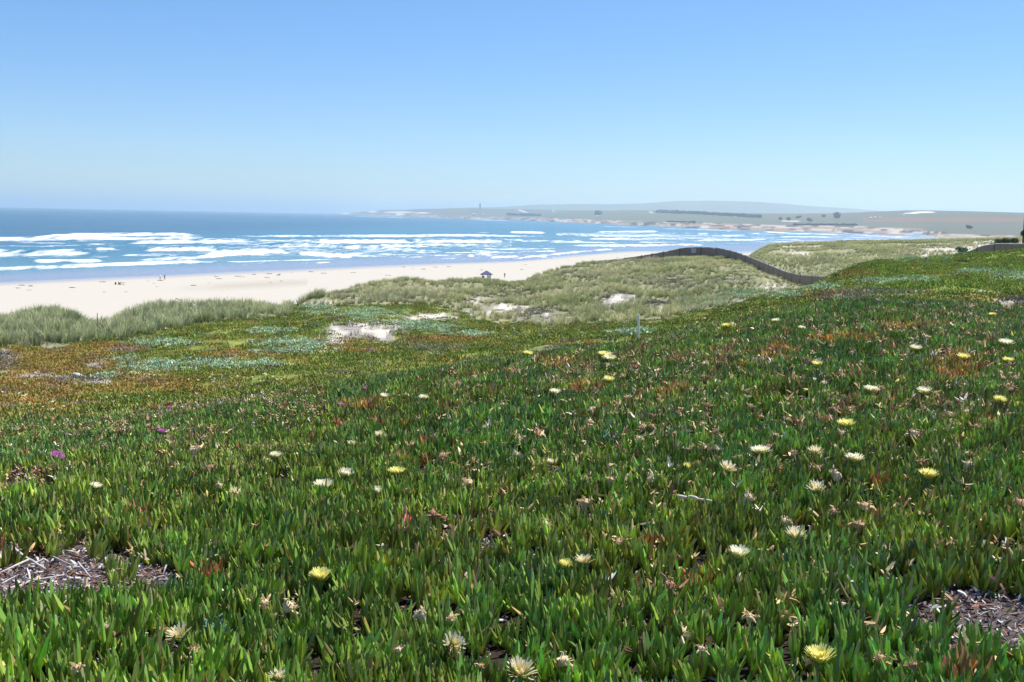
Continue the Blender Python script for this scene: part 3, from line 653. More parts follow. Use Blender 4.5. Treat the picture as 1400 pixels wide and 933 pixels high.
# sage coloured cushions -------------------------------------------------------
sv = [mat_clump(240+i, 60, 0.24, 0.05, 0.022, 0.2) for i in range(4)]
x, y = polar_pts(90000, 16, 110, -0.6, 0.6); kk = classify(x, y, zfun(x, y))
keep = (kk['sage'] > -0.12+0.85*rng.random(len(x))) & (kk['sand'] < 0.1) & ((kk['d'] < 95) | (kk['px'] > 1000))
x, y, kk = x[keep], y[keep], {q: v[keep] for q, v in kk.items()}; z = zfun(x, y); n = len(x)
tint = C_SAGE*rng.uniform(0.7, 1.2, n)[:, None]
scatter('sage_green_cover', sv, np.stack([x, y, z], 1), np.stack([rng.normal(0, .1, n), rng.normal(0, .1, n), rng.uniform(0, 6.28, n)], 1), rng.uniform(0.9, 1.7, n), tint, M_CARPET, 'pale grey-green mats of silvery leaves around the bare sand', 'ground cover')
# grey twiggy scrub -----------------------------------------------------------
def twig_clump(seed, nb=30, h=0.09):
    random.seed(seed); V = []; Fc = []; Cc = []
    for s in range(nb):
        a = random.uniform(0, 6.28); r = 0.22*math.sqrt(random.random()); el = random.uniform(0.1, 1.3); ph = random.uniform(0, 6.28); v = random.uniform(0.6, 1.3)
        leaf(V, Fc, Cc, (r*math.cos(a), r*math.sin(a), 0), (math.cos(ph)*math.cos(el), math.sin(ph)*math.cos(el), math.sin(el)), random.uniform(0.6, 1.4)*h, 0.012, 0.0, (v, v, v), (v, v, v), (v, v, v), nr=2)
    return np.array(V), Fc, np.array(Cc)
tv = [twig_clump(260+i) for i in range(4)]
x, y = polar_pts(60000, 16, 140, -0.6, 0.6); kk = classify(x, y, zfun(x, y))
keep = (kk['grey'] > 0.02+0.3*rng.random(len(x))) & ((kk['sand'] < 0.9*rng.random(len(x))) | (fbm(x*1.3+y*1.1, y*0.7-x*0.5, 46, 4) > 0.52)) & (kk['nf'] > 0.36); x, y, kk = x[keep], y[keep], {q: v[keep] for q, v in kk.items()}; z = zfun(x, y); n = len(x)
tint = np.where((rng.random(n) < 0.5)[:, None], lin(138, 130, 128), lin(112, 112, 88))*rng.uniform(0.7, 1.3, n)[:, None]
scatter('grey_dead_scrub', tv, np.stack([x, y, z], 1), np.stack([rng.normal(0, .1, n), rng.normal(0, .1, n), rng.uniform(0, 6.28, n)], 1), rng.uniform(0.8, 1.8, n), tint, M_CARPET, 'grey dead twiggy scrub edging the bare sand patches', 'scrub')

# dune grass --------------------------------------------------------------
def tuft(seed, nb=44, h=0.75, spread=0.16):
    random.seed(seed); V = []; Fc = []; Cc = []
    wa = R(100)
    for s in range(nb):
        a = random.uniform(0, 6.28); r = spread*math.sqrt(random.random()); bx, by = r*math.cos(a), r*math.sin(a)
        hh = h*random.uniform(0.55, 1.1); out = random.uniform(0.1, 0.5); wd = random.uniform(0.008, 0.014); v = random.uniform(0.75, 1.2)
        dx = math.cos(a)*out+math.cos(wa)*0.15+0.12; dy = math.sin(a)*out; n0 = len(V); sx, sy = -math.sin(a+random.uniform(-1, 1)), math.cos(a)
        for t, w_ in ((0, 1), (0.4, 0.9), (0.75, 0.6)):
            px_ = bx+dx*hh*t*t*0.9; py_ = by+dy*hh*t*t*0.9; pz = hh*(t-0.18*t*t*out*2)
            V.append((px_-sx*wd*w_, py_-sy*wd*w_, pz)); V.append((px_+sx*wd*w_, py_+sy*wd*w_, pz))
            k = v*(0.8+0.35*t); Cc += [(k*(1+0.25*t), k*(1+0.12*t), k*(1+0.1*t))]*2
        V.append((bx+dx*hh*0.95, by+dy*hh*0.95, hh*(1-0.36*out))); Cc.append((v*1.6, v*1.4, v*1.3))
        Fc += [(n0, n0+1, n0+3, n0+2), (n0+2, n0+3, n0+5, n0+4), (n0+4, n0+5, n0+6)]
    return np.array(V), Fc, np.array(Cc)
gv = [tuft(300+i) for i in range(7)]
x1, y1_ = polar_pts(48000, 38, 150, -0.56, 0.62); x2, y2_ = polar_pts(34000, 110, 285, 0.1, 0.62); x = np.concatenate([x1, x2]); y = np.concatenate([y1_, y2_])
kk = classify(x, y, zfun(x, y)); clump = fbm(x*0.6, y*0.6, 88)
keep = kk['grass'] & (kk['sand'] < 0.7*rng.random(len(x))**2-0.05) & (kk['grey'] < 0.2+0.4*rng.random(len(x))) & (clump > 0.24+0.2*rng.random(len(x)))
keep &= ~((kk['px'] > 1050) & (kk['d'] > 180) & (fbm(x*0.12, y*0.12, 77) > 0.56)) & ~((rng.random(len(x)) < 0.85*sstep(1240, 1350, kk['px'])) & (kk['d'] > 180) & (fbm(x*0.25, y*0.3, 79, 4) > 0.44))
x, y, kk, clump = x[keep], y[keep], {q: v[keep] for q, v in kk.items()}, clump[keep]; z = zfun(x, y); n = len(x)
g1_, g2_, g3_ = lin(146, 157, 112), lin(180, 184, 140), lin(168, 166, 152); a = sstep(0.35, 0.65, fbm(x*0.13, y*0.13, 90))[:, None]; b = sstep(0.5, 0.7, fbm(x*0.3, y*0.3, 92))[:, None]
tint = g1_*(1-a)+g2_*a; tint = tint*(1-b*0.45)+g3_*b*0.45
tint = tint*np.array([1, 1, .97]); lf = (kk['px'] < 440)[:, None]*0.7; tint = tint*(1-lf)+lin(152, 164, 126)*lf
tint *= rng.uniform(0.75, 1.2, n)[:, None]*np.interp(clump, [.3, .6], [.85, 1.08])[:, None]
scl = rng.uniform(0.6, 1.25, n)*np.where(kk['px'] < 440, 0.85, 0.6)*np.interp(kk['px'], [960, 1020, 1100], [1, 0.6, 0.5])**np.where(kk['d'] < 150, 1, 0)*np.interp(kk['d'], [40, 120, 250], [1, 1.0, 1.3])*(0.65+0.7*clump)
# shorter next to the toe and where it thins out
rot = np.stack([rng.normal(0, .08, n), rng.normal(0, .08, n), rng.uniform(-0.7, 0.7, n)], 1)
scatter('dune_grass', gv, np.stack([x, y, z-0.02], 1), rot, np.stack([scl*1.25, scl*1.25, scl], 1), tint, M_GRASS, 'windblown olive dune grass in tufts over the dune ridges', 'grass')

# litter --------------------------------------------------------------------
def chip(seed):
    random.seed(seed); L = random.uniform(0.014, 0.06); wd = random.uniform(0.003, 0.011); k = random.uniform(0.2, 0.9)
    V = [(-L/2, -wd/2, 0), (-L/2, wd/2, 0.002), (0, wd*0.6, L*0.2*k), (0, -wd*0.6, L*0.16*k), (L/2, wd*0.3, 0.003), (L/2, -wd*0.3, 0), (0, 0, -0.003)]
    Fc = [(0, 1, 2, 3), (3, 2, 4, 5), (0, 3, 6), (3, 5, 6), (1, 6, 2), (2, 6, 4)]
    return np.array(V), Fc, np.ones((7, 3))
lv = [chip(400+i) for i in range(12)]
x, y = polar_pts(260000, 2.2, 17); kk = classify(x, y, zfun(x, y))
keep = (kk['hole'] > -0.12) | (rng.random(len(x)) < 0.22); x, y, kk = x[keep], y[keep], {q: v[keep] for q, v in kk.items()}; z = zfun(x, y); n = len(x)
pal = np.array([lin(196, 186, 184), lin(150, 128, 124), lin(120, 84, 72), lin(226, 220, 214), lin(112, 98, 100), lin(160, 112, 84)]); tint = pal[rng.choice(6, n, p=[.24, .2, .14, .14, .2, .08])]*rng.uniform(0.75, 1.1, n)[:, None]
scatter('leaf_litter', lv, np.stack([x, y, z+0.002+rng.random(n)*0.022], 1), np.stack([rng.normal(0, .5, n), rng.normal(0, .5, n), rng.uniform(0, 6.28, n)], 1), rng.uniform(0.6, 1.3, n), tint, M_LITTER, 'dry grey and brown leaf litter showing in gaps of the mat', 'litter')

# dry curls caught among the leaf tips
x, y = polar_pts(60000, 2.4, 18); kk = classify(x, y, zfun(x, y)); pn = fbm(x*1.5, y*1.5, 97); u_ = rng.random(len(x))
keep = (u_ < np.interp(pn, [0.3, 0.6], [0.15, 1.0])*np.where(kk['px'] > 600, 1, 0.6)*np.interp(kk['d'], [4, 8], [0.22, 0.9])) & (kk['d'] < np.interp(kk['px'], [-300, 0, 400, 700, 1100, 1400], [13, 13, 15, 16.5, 18, 18]))
x, y, kk = x[keep], y[keep], {q: v[keep] for q, v in kk.items()}; z = zfun(x, y); n = len(x)
def curl(seed):
    random.seed(seed); V = []; Fc = []; Cc = []
    for k in range(random.choice((2, 3, 3, 4))):
        a = random.uniform(0, 6.28); el = random.uniform(-0.3, 1.1); q = random.uniform(.7, 1.2); c = (q, q, q)
        leaf(V, Fc, Cc, (random.uniform(-.006, .006), random.uniform(-.006, .006), 0), (math.cos(a)*math.cos(el), math.sin(a)*math.cos(el), math.sin(el)), random.uniform(.018, .05), random.uniform(.005, .012), random.uniform(-.8, .8), c, c, c, nr=3)
    return np.array(V), Fc, np.array(Cc)
pal = np.array([lin(214, 192, 148), lin(196, 164, 120), lin(232, 224, 206), lin(176, 132, 104), lin(206, 186, 112), lin(128, 98, 72)]); tint = pal[rng.choice(6, n, p=[.28, .26, .07, .15, .13, .11])]*rng.uniform(.8, 1.3, n)[:, None]
scatter('dry_leaf_curls', [curl(440+i) for i in range(12)], np.stack([x, y, z+rng.uniform(.03, .092, n)], 1), np.stack([rng.normal(0, .5, n), rng.normal(0, .5, n), rng.uniform(0, 6.28, n)], 1), rng.uniform(.6, 1.3, n)*np.where(kk['px'] > 600, 1.35, 1.0)*np.interp(kk['d'], [5, 9], [1, 1.25]), tint, M_LITTER, 'scattered dry tan and reddish leaf curls caught among the green leaf tips', 'dry leaves')

# ------------------------------------------------------------------ flowers
def petals_mesh(name, seed, style):
    """style: cream / yellow / pink; unit diameter 1"""
    random.seed(seed); V = []; Fc = []; Cc = []
    pal_ = {'cream': (lin(238, 222, 96), lin(248, 244, 222)), 'yellow': (lin(238, 220, 84), lin(248, 242, 158)), 'pink': (lin(236, 200, 226), lin(206, 110, 190)), 'ragged': (lin(232, 216, 120), lin(240, 228, 200))}[style]
    for ring, (cnt, el0, L0) in enumerate(((40, 0.82, 0.58), (34, 1.05, 0.54), (20, 1.25, 0.42))):
        for k in range(cnt):
            if seed >= 550 and random.random() < 0.45: continue
            a = 2*math.pi*(k+random.random()*0.7)/cnt; el = el0+random.uniform(-0.16, 0.16)+(0.14 if seed % 3 == 0 else 0) if seed < 550 else el0+random.uniform(-0.6, 0.3); L = L0*random.uniform(0.88, 1.05); wd = 0.040
            n0 = len(V); ca, sa = math.cos(a), math.sin(a); r = 0.10-0.02*ring; z_ = 0.02*ring
            for t, w_ in ((0, 0.7), (0.5, 1.1), (0.95, 0.8), (1.03, 0.15)):
                e = el-0.12*t; rr = r+L*t*math.cos(e); zz = z_+L*t*math.sin(e)
                for s in (-1, 1): V.append((rr*ca-s*sa*wd*w_, rr*sa+s*ca*wd*w_, zz))
                tc = min(1, max(0, t*1.7-.35)); c = pal_[0]*(1-tc)+pal_[1]*tc; Cc += [c, c]
            for q in range(3): Fc.append((n0+2*q, n0+2*q+1, n0+2*q+3, n0+2*q+2))
    me = mesh_np(name, np.array(V), Fc, np.array(Cc)); me.materials.append(M_PETAL); return me
def stamen_mesh(name, seed):
    random.seed(seed); b = MB()
    for k in range(26):
        a = random.uniform(0, 6.28); r = 0.1*math.sqrt(random.random()); l = random.uniform(0.12, 0.2); b.tube([(r*math.cos(a), r*math.sin(a), 0.0), (r*1.5*math.cos(a), r*1.5*math.sin(a), l)], [0.012, 0.016], 4)
    bmesh.ops.recalc_face_normals(b.bm, faces=b.bm.faces[:]); me = bpy.data.meshes.new(name); b.bm.to_mesh(me); b.bm.free(); me.materials.append(M_STAMEN); return me
def stem_mesh(name, seed):
    random.seed(seed); b = MB()
    b.tube([(0, 0, -0.95), (0.03, 0.0, -0.5), (0, 0, -0.3), (0, 0, -0.12), (0, 0, 0.02)], [0.06, 0.06, 0.08, 0.17, 0.15], 8)
    for k in range(5):
        a = k*1.257+0.3; l = random.uniform(0.2, 0.45); ca, sa = math.cos(a), math.sin(a)
        b.tube([(0.12*ca, 0.12*sa, -0.05), ((0.12+l*0.5)*ca, (0.12+l*0.5)*sa, 0.05), ((0.12+l)*ca, (0.12+l)*sa, 0.22)], [0.05, 0.035, 0.008], 5)
    bmesh.ops.recalc_face_normals(b.bm, faces=b.bm.faces[:]); me = bpy.data.meshes.new(name); b.bm.to_mesh(me); b.bm.free(); me.materials.append(M_STEM); return me
PM = {s: [petals_mesh('petals', (500 if s != 'ragged' else 550)+i, s) for i in range(4)] for s in ('cream', 'yellow', 'pink', 'ragged')}
SM = [stamen_mesh('stamens', 520+i) for i in range(2)]; TM = [stem_mesh('stem', 530+i) for i in range(2)]
# px, py, width px, style, squash (1 open flat bowl .. >1 closed), tilt x, tilt z, label
FL = [
 (1121, 907, 34, 'yellow', 1.25, 0, 0, 'bright yellow flower cup standing at the bottom edge, lower right'),
 (1010, 765, 34, 'cream', 0.95, 0.1, 0, 'wide pale yellow flower in the green mat right of the bottom middle'),
 (1040, 622, 30, 'cream', 0.75, -0.1, 0, 'flat white flower, leftmost of the three side by side on the right slope'),
 (1157, 585, 25, 'yellow', 0.9, -0.1, 0, 'open cream yellow flower above the row of white ones on the right'),
 (1168, 633, 27, 'cream', 0.9, 0, 0.2, 'white flower with yellow heart, right end of the row of three'),
 (1115, 622, 20, 'cream', 1.1, 0.2, 0.3, 'small ragged white flower in the middle of the row of three'),
 (993, 645, 25, 'cream', 1.1, 0.2, -0.4, 'white fringed flower leaning onto a tan withered head, above the white stick'),
 (1268, 656, 28, 'yellow', 1.0, 0.1, 0.3, 'large half yellow half white flower on the far right slope'),
 (1116, 673, 22, 'cream', 1.4, 0.1, 0, 'half closed pale flower hidden in leaves below the row of three'),
 (1088, 738, 24, 'cream', 1.4, 0.1, 0.2, 'ragged pale flower above and right of the wide pale yellow one'),
 (443, 670, 30, 'cream', 0.9, 0.1, 0, 'largest open cream white flower left of centre'),
 (438, 794, 32, 'yellow', 1.0, 0.15, 0.1, 'yellow flower beside a brown withered head in the lower left'),
 (542, 649, 26, 'yellow', 0.75, 0, 0, 'flat lemon yellow flower right of the cream white pair'),
 (472, 654, 20, 'cream', 1.2, 0, 0.2, 'smaller white flower beside the largest cream white one'),
 (131, 668, 17, 'cream', 0.8, 0, 0, 'small white flower above the litter hole on the left'),
 (322, 679, 24, 'cream', 0.9, 0.1, -0.5, 'yellowish white flower lying over left of the largest cream one'),
 (377, 627, 15, 'cream', 1.2, 0, 0, 'small cream flower alone in the upper left leaves'),
 (515, 676, 11, 'cream', 1.9, 0, 0, 'tiny closed cream bud below the lemon yellow flower'),
 (246, 872, 28, 'cream', 1.2, 0.5, -0.4, 'ragged white flower tipped over near the lower left corner'),
 (618, 883, 34, 'cream', 0.8, 0.9, -0.9, 'white flower lying on its side at bottom middle'),
 (711, 924, 36, 'cream', 1.3, 0.1, 0, 'pale yellow flower cut by the bottom edge near the middle'),
 (380, 930, 24, 'cream', 1.1, 0, 0, 'pale flower cut by the bottom edge on the left'),
 (799, 771, 28, 'cream', 0.9, 0.3, 0, 'wilting tan white flower right beside a yellow bud'),
 (774, 779, 17, 'yellow', 1.7, 0, 0, 'yellow bud touching the wilting tan white flower'),
 (519, 598, 19, 'cream', 0.9, 0, 0, 'white flower beside a faint one in the middle left slope'),
 (481, 609, 16, 'cream', 0.8, 0.3, 0, 'faint white flower low in the leaves left of its brighter neighbour'),
 (753, 635, 10, 'cream', 1.5, 0, 0, 'tiny cream bud alone in the very middle of the mat'),
 (526, 545, 14, 'cream', 1.0, 0, 0, 'cream flower near the left brow, left one of two'),
 (580, 547, 12, 'cream', 1.2, 0, 0, 'small pale flower near the left brow, right one of two'),
 (722, 487, 18, 'yellow', 0.7, 0, 0, 'yellow flower standing on the brow left of the thin pole'),
 (827, 488, 22, 'yellow', 0.6, 0, 0, 'cream yellow flower on the brow, upper of a touching pair'),
 (833, 493, 20, 'cream', 0.7, 0, 0, 'white flower on the brow, lower of a touching pair'),
 (833, 523, 15, 'yellow', 1.1, 0, 0, 'pale yellow flower directly below the touching pair on the brow'),
 (759, 540, 19, 'cream', 0.8, 0, 0, 'white flower below the yellow one on the brow'),
 (993, 448, 14, 'yellow', 0.8, 0, 0, 'yellow flower on the brow right of the thin pole'),
 (1061, 441, 13, 'cream', 0.8, 0, 0, 'cream flower on the upper right brow, left one of two'),
 (1096, 451, 11, 'cream', 0.9, 0, 0, 'white flower on the upper right brow, right one of two'),
 (1117, 502, 17, 'yellow', 0.85, 0, 0, 'small yellow flower alone on the upper right slope'),
 (1191, 537, 22, 'cream', 0.8, 0, 0, 'white flower on the right slope, left one of a level pair'),
 (1264, 540, 20, 'cream', 1.0, 0, 0.2, 'white flower on the right slope, right one of a level pair'),
 (1252, 479, 16, 'cream', 0.8, 0, 0, 'white flower above the yellow orange leaf patch'),
 (1317, 493, 19, 'yellow', 0.85, 0, 0, 'cream flower standing in the yellow orange leaf patch'),
 (1375, 473, 20, 'cream', 0.8, 0, 0, 'upper white flower near the right edge'),
 (1378, 497, 15, 'yellow', 1.0, 0, 0, 'lower cream flower near the right edge'),
 (1366, 553, 14, 'yellow', 1.5, 0, 0.4, 'small closed yellow flower tilted at the far right'),
 (1357, 433, 11, 'yellow', 0.8, 0, 0, 'tiny yellow flower on the brow at the far right'),
 (940, 642, 10, 'yellow', 1.8, 0, 0, 'small yellow bud left of the white fringed flower'),
 (222, 593, 13, 'pink', 1.0, 0, 0, 'magenta flower on the upper left slope'),
 (77, 628, 20, 'pink', 0.8, 0.2, -0.5, 'large lilac pink flower leaning near the left edge'),
 (500, 534, 10, 'pink', 0.9, 0, 0, 'small pink flower on the left brow'),
 (466, 556, 11, 'pink', 0.9, 0, 0, 'lilac flower below the small pink one on the left brow'),
 (232, 559, 8, 'pink', 0.9, 0, 0, 'tiny pink flower above the magenta one'),
 (22, 646, 7, 'pink', 0.9, 0, 0, 'tiny lilac flower at the left edge below the large one'),
 (92, 596, 7, 'pink', 0.9, 0, 0, 'tiny pink flower above the large lilac one on the left'),
]
HANDLE = ['bright yellow cup at the bottom edge', 'wide pale yellow flower', 'flat white left flower of three', 'open cream yellow flower', 'white yellow-hearted flower of three', 'small ragged white middle flower', 'white fringed flower', 'half yellow half white flower', 'half closed pale flower', 'ragged pale flower on the right', 'largest cream white flower', 'yellow flower at lower left', 'flat lemon yellow flower', 'smaller white neighbour of the largest', 'small white flower above the litter', 'yellowish white flower', 'lone small cream flower', 'tiny closed cream bud', 'tipped white flower at lower left', 'white flower lying on its side', 'pale flower at bottom edge middle', 'pale flower at bottom edge left', 'wilting tan white flower', 'yellow bud beside the wilting flower', 'bright white flower, middle left slope', 'faint white flower', 'tiny central cream bud', 'left cream flower near the brow', 'right pale flower near left brow', 'yellow flower left of the pole', 'cream yellow flower on the brow', 'white flower on the brow', 'pale yellow flower below the pair', 'white flower below the brow', 'yellow flower right of the pole', 'cream flower on the upper brow', 'white flower on the upper brow', 'lone small yellow flower', 'left white flower of level pair', 'right white flower of level pair', 'white flower above the orange patch', 'cream flower in the orange patch', 'upper white flower near right edge', 'lower cream flower near right edge', 'closed yellow flower at far right', 'tiny yellow flower on far brow', 'yellow bud by the fringed flower', 'magenta flower', 'large lilac pink flower', 'small pink flower on the brow', 'lilac flower below the brow', 'tiny pink flower above the magenta', 'tiny lilac flower at left edge', 'tiny pink flower above the lilac']
assert len(HANDLE) == len(FL), (len(HANDLE), len(FL))
named = []
for i, (fx, fy, fw_, st, sq, tx, tz, lab) in enumerate(FL):
    if any(q in lab for q in ('ragged', 'fringed', 'wilting', 'half', 'faint', 'tipped', 'lying', 'cut by')) and st == 'cream': st = 'ragged'
    P, dd = hit(fx, fy, 0.105 if st != 'pink' else 0.08, 2.2, 60)
    D = fw_*dd/F*0.9; sq *= 1.25
    e = empty('ice_plant_flower' if st != 'pink' else 'pink_ice_plant_flower', P, rng.uniform(0, 6.28))
    e.rotation_euler = (tx*0.7+rng.normal(0, .08), tz*0.7+rng.normal(0, .08), rng.uniform(0, 6.28)); e.scale = (D, D, D*sq) if sq < 1.3 else (D*1.2, D*1.2, D*sq)
    for nm, me_ in (('petals', PM[st][i % 4]), ('stamens', SM[i % 2]), ('stem', TM[i % 2])):
        o = bpy.data.objects.new(nm, me_); C.objects.link(o); o.parent = e; o.location = (0, 0, 0)
    tag(e, lab, 'flower', 'cream and yellow ice plant flowers' if st != 'pink' else 'pink ice plant flowers')
    named.append((fx, fy, HANDLE[i]))

# withered heads: dry five-pointed calyx with curled tips
def dry_mesh(seed):
    random.seed(seed); b = MB(); n = random.choice((3, 4, 5))
    b.tube([(0, 0, -0.4), (0, 0, -0.15), (0.03, 0, 0.04), (0.02, 0.02, 0.2), (0, 0, 0.26)], [0.06, 0.17, 0.26, 0.17, 0.05], 7)
    for k in range(n):
        a = k*2*math.pi/n+random.uniform(-.6, .6); l = random.choice((0.2, 0.32, 0.45, 0.55))*random.uniform(.8, 1.2); e = random.uniform(-0.3, 0.6); tw = random.uniform(-.5, .5); w0 = random.uniform(.07, .14)
        p = [(0.12*math.cos(a), 0.12*math.sin(a), 0), ((0.12+l*.5)*math.cos(a+tw*.4), (0.12+l*.5)*math.sin(a+tw*.4), e*0.2+.05), ((0.12+l*.85)*math.cos(a+tw), (0.12+l*.85)*math.sin(a+tw), e*.8), ((0.1+l*.8)*math.cos(a+tw*1.3), (0.1+l*.8)*math.sin(a+tw*1.3), e*1.2)]
        b.tube(p, [w0, w0*.95, w0*.5, 0.01], 4)
    for k in range(14):
        a = random.uniform(0, 6.28); l = random.uniform(.12, .34); el = random.uniform(.2, 1.4); r0 = random.uniform(.05, .2)
        b.tube([(r0*math.cos(a), r0*math.sin(a), .1), ((r0+l*math.cos(el)*.6)*math.cos(a), (r0+l*math.cos(el)*.6)*math.sin(a), .1+l*math.sin(el)), ((r0+l*math.cos(el))*math.cos(a+.3), (r0+l*math.cos(el))*math.sin(a+.3), .06+l*math.sin(el))], [.03, .028, .006], 3)
    bmesh.ops.recalc_face_normals(b.bm, faces=b.bm.faces[:]); me = bpy.data.meshes.new('withered_flower'); b.bm.to_mesh(me); b.bm.free()
    co = np.array([v.co for v in me.vertices]); c0 = random.choice((lin(206, 178, 132), lin(214, 190, 152), lin(184, 150, 110), lin(168, 128, 96)))
    nn = np.array([random.uniform(0.75, 1.2) for _ in co])[:, None]; set_col(me, 'Col', c0*nn); me.materials.append(M_DRYF); return me
DM = [dry_mesh(600+i) for i in range(8)]
WL = [(605, 625, 18), (705, 622, 15), (640, 662, 22), (556, 672, 14), (592, 704, 18), (745, 717, 18), (800, 689, 24), (890, 655, 16), (550, 724, 16), (576, 842, 26), (618, 846, 18), (657, 911, 13), (915, 803, 28), (770, 904, 26), (1008, 627, 14),
      (1143, 650, 19), (1118, 641, 14), (1023, 681, 20), (1185, 694, 22), (1175, 719, 22), (1260, 632, 13), (1250, 594, 18), (1323, 622, 14), (1326, 636, 14), (1394, 690, 20), (1075, 715, 20), (1025, 845, 20), (1204, 902, 22), (1250, 911, 18), (960, 889, 18), (834, 657, 15),
      (265, 616, 19), (287, 641, 16), (395, 831, 28), (362, 826, 20), (264, 891, 18), (220, 862, 18), (142, 857, 15), (104, 915, 18), (300, 664, 12), (845, 742, 16), (545, 889, 16), (1105, 905, 14), (1140, 700, 16), (1300, 745, 14)]
def rel(fx, fy):
    best = min(named, key=lambda q: (q[0]-fx)**2+(q[1]-fy)**2*1.5); dx, dy = fx-best[0], fy-best[1]
    v = 'below' if dy > 0 else 'above'; h = 'right of' if dx > 0 else 'left of'
    w_ = h if abs(dx) > 2.2*abs(dy) else v if abs(dy) > 2.2*abs(dx) else v+' and '+h
    return w_, best[2]
seen = set()
for i, (fx, fy, fw_) in enumerate(WL):
    P, dd = hit(fx, fy, 0.115, 2.2, 60); D = fw_*dd/F*1.3
    o = bpy.data.objects.new('withered_flower', DM[i % 8]); C.objects.link(o); o.location = P; o.scale = (D, D, D*0.9); o.rotation_euler = (rng.normal(0, .35), rng.normal(0, .35), rng.uniform(0, 6.28))
    w_, b_ = rel(fx, fy); short = b_; size = ('big', 'medium', 'small', 'tiny')[0 if fw_ >= 24 else 1 if fw_ >= 18 else 2 if fw_ >= 15 else 3]
    lab = f'{size} dry tan head {w_} the {short}'
    for extra in ('curled', 'ragged', 'pointed', 'twisted', 'broken'):
        if lab not in seen: break
        lab = f'{size} {extra} dry head {w_} the {short}'
    seen.add(lab); tag(o, ' '.join(lab.split()[:16]), 'withered flower', 'withered flower heads in the mat')
random.seed(3)
for i in range(190):
    fx = random.uniform(560, 1400); fy = random.uniform(440, 620) if i % 3 else random.uniform(450, 540)
    if fy < np.interp(fx, [560, 700, 870, 1000, 1130, 1400], [530, 505, 482, 455, 432, 440]): continue
    P, dd = hit(fx, fy, 0.10, 2.2, 60); D = random.uniform(0.06, 0.11)
    o = bpy.data.objects.new('withered_flower', DM[i % 8]); C.objects.link(o); o.location = P; o.scale = (D, D, D); o.rotation_euler = (rng.normal(0, .35), rng.normal(0, .35), rng.uniform(0, 6.28))
    w_, b_ = rel(fx, fy); lab = f'little dry tan star {w_} the {b_}'; tag(o, ' '.join(lab.split()[:16]), 'withered flower', 'small withered stars around the '+b_)

# tiny far blossoms on the carpet: one small rosette each
def rosette(col_, seed):
    random.seed(seed); V = [(0, 0, 0.1)]; Fc = []; 
    for k in range(12):
        a = k*math.pi/6; r = 0.5*random.uniform(0.85, 1.1) if k % 2 == 0 else 0.3; V.append((r*math.cos(a), r*math.sin(a), 0.35 if k % 2 == 0 else 0.2))
    V.append((0, 0, -0.15))
    for k in range(12): Fc.append((0, 1+k, 1+(k+1) % 12)); Fc.append((13, 1+(k+1) % 12, 1+k))
    c = np.tile(col_, (14, 1)); c[0] = lin(230, 210, 90); me = mesh_np('small_flower', np.array(V), Fc, c); me.materials.append(M_PETAL); return me
RW = rosette(lin(244, 240, 215), 1); RP = rosette(lin(196, 160, 214), 2)
zones = [(60, 650, 800, 434, 458, RW, 'tiny cream flower dotting the green carpet at the foot of the middle dune', 'cream dots at the foot of the middle dune'),
         (34, 0, 250, 508, 562, RW, 'tiny white flower dotting the orange carpet at the left', 'white dots on the orange carpet'),
         (26, 255, 385, 511, 523, RW, 'tiny white flower in the line across the left carpet', 'white dots in a line on the left carpet'),
         (24, 180, 380, 443, 462, RW, 'tiny pale flower dotting the carpet below the left dune grass', 'pale dots below the left dune grass'),
         (14, 870, 1010, 430, 450, RW, 'tiny cream flower on the carpet behind the thin pole', 'cream dots behind the thin pole'),
         (16, 1160, 1390, 355, 400, RW, 'tiny cream flower on the far right green slope', 'cream dots on the far right slope'),
         (20, 255, 420, 520, 545, RP, 'tiny lilac flower on the left carpet under the brow', 'lilac dots on the left carpet')]
random.seed(5)
for cnt, xa, xb, ya, yb_, me_, lab, grp in zones:
    for k in range(cnt):
        P, dd = hit(random.uniform(xa, xb), random.uniform(ya, yb_), 0.09, 14, 95); D = random.uniform(0.05, 0.09)*(1.25 if dd > 40 else 1)
        o = bpy.data.objects.new('small_flower', me_); C.objects.link(o); o.location = P; o.scale = (D, D, D); o.rotation_euler = (-0.25, rng.normal(0, .2), rng.uniform(0, 6.28))
        tag(o, lab, 'flower', grp)

# ------------------------------------------------------------------ foreground sticks, grey weeds
def stick(name, pts, r, mat, h, label, cat, group=None, branches=()):
    W = [Vector(hit(a, b, h, 2.2, 120)[0]) for a, b in pts]
    b = MB(); n = len(W); P2 = []
    for k in range(n-1):
        for s in range(4): P2.append(W[k].lerp(W[k+1], s/4)+Vector((rng.normal(), rng.normal(), rng.normal()))*r*0.25)
    P2.append(W[-1]); m = len(P2)
    b.tube(P2, [r*(1-0.55*k/m) for k in range(m)], 7)
    for br in branches:
        Wb = [Vector(hit(a, c, h, 2.2, 120)[0]) for a, c in br]; b.tube(Wb, [r*0.6]*(len(Wb)-1)+[r*0.25], 6)
    o = b.build(name, mat, smooth=True); tag(o, label, cat, group); return o
stick('dead_branch', [(18, 750), (40, 765), (62, 778)], 0.0085, M_TWIG, 0.045, 'pale forked dead branch lying on the litter hole at the left', 'branch', branches=[[(40, 765), (22, 773), (-2, 784)], [(48, 770), (60, 764)]])
stick('dead_twig', [(14, 805), (40, 795), (88, 786)], 0.005, M_TWIG, 0.03, 'thin pale twig below the forked branch on the left', 'twig')
stick('dead_twig', [(106, 769), (124, 789)], 0.005, M_TWIG, 0.07, 'short pale twig slanting right of the forked branch', 'twig')
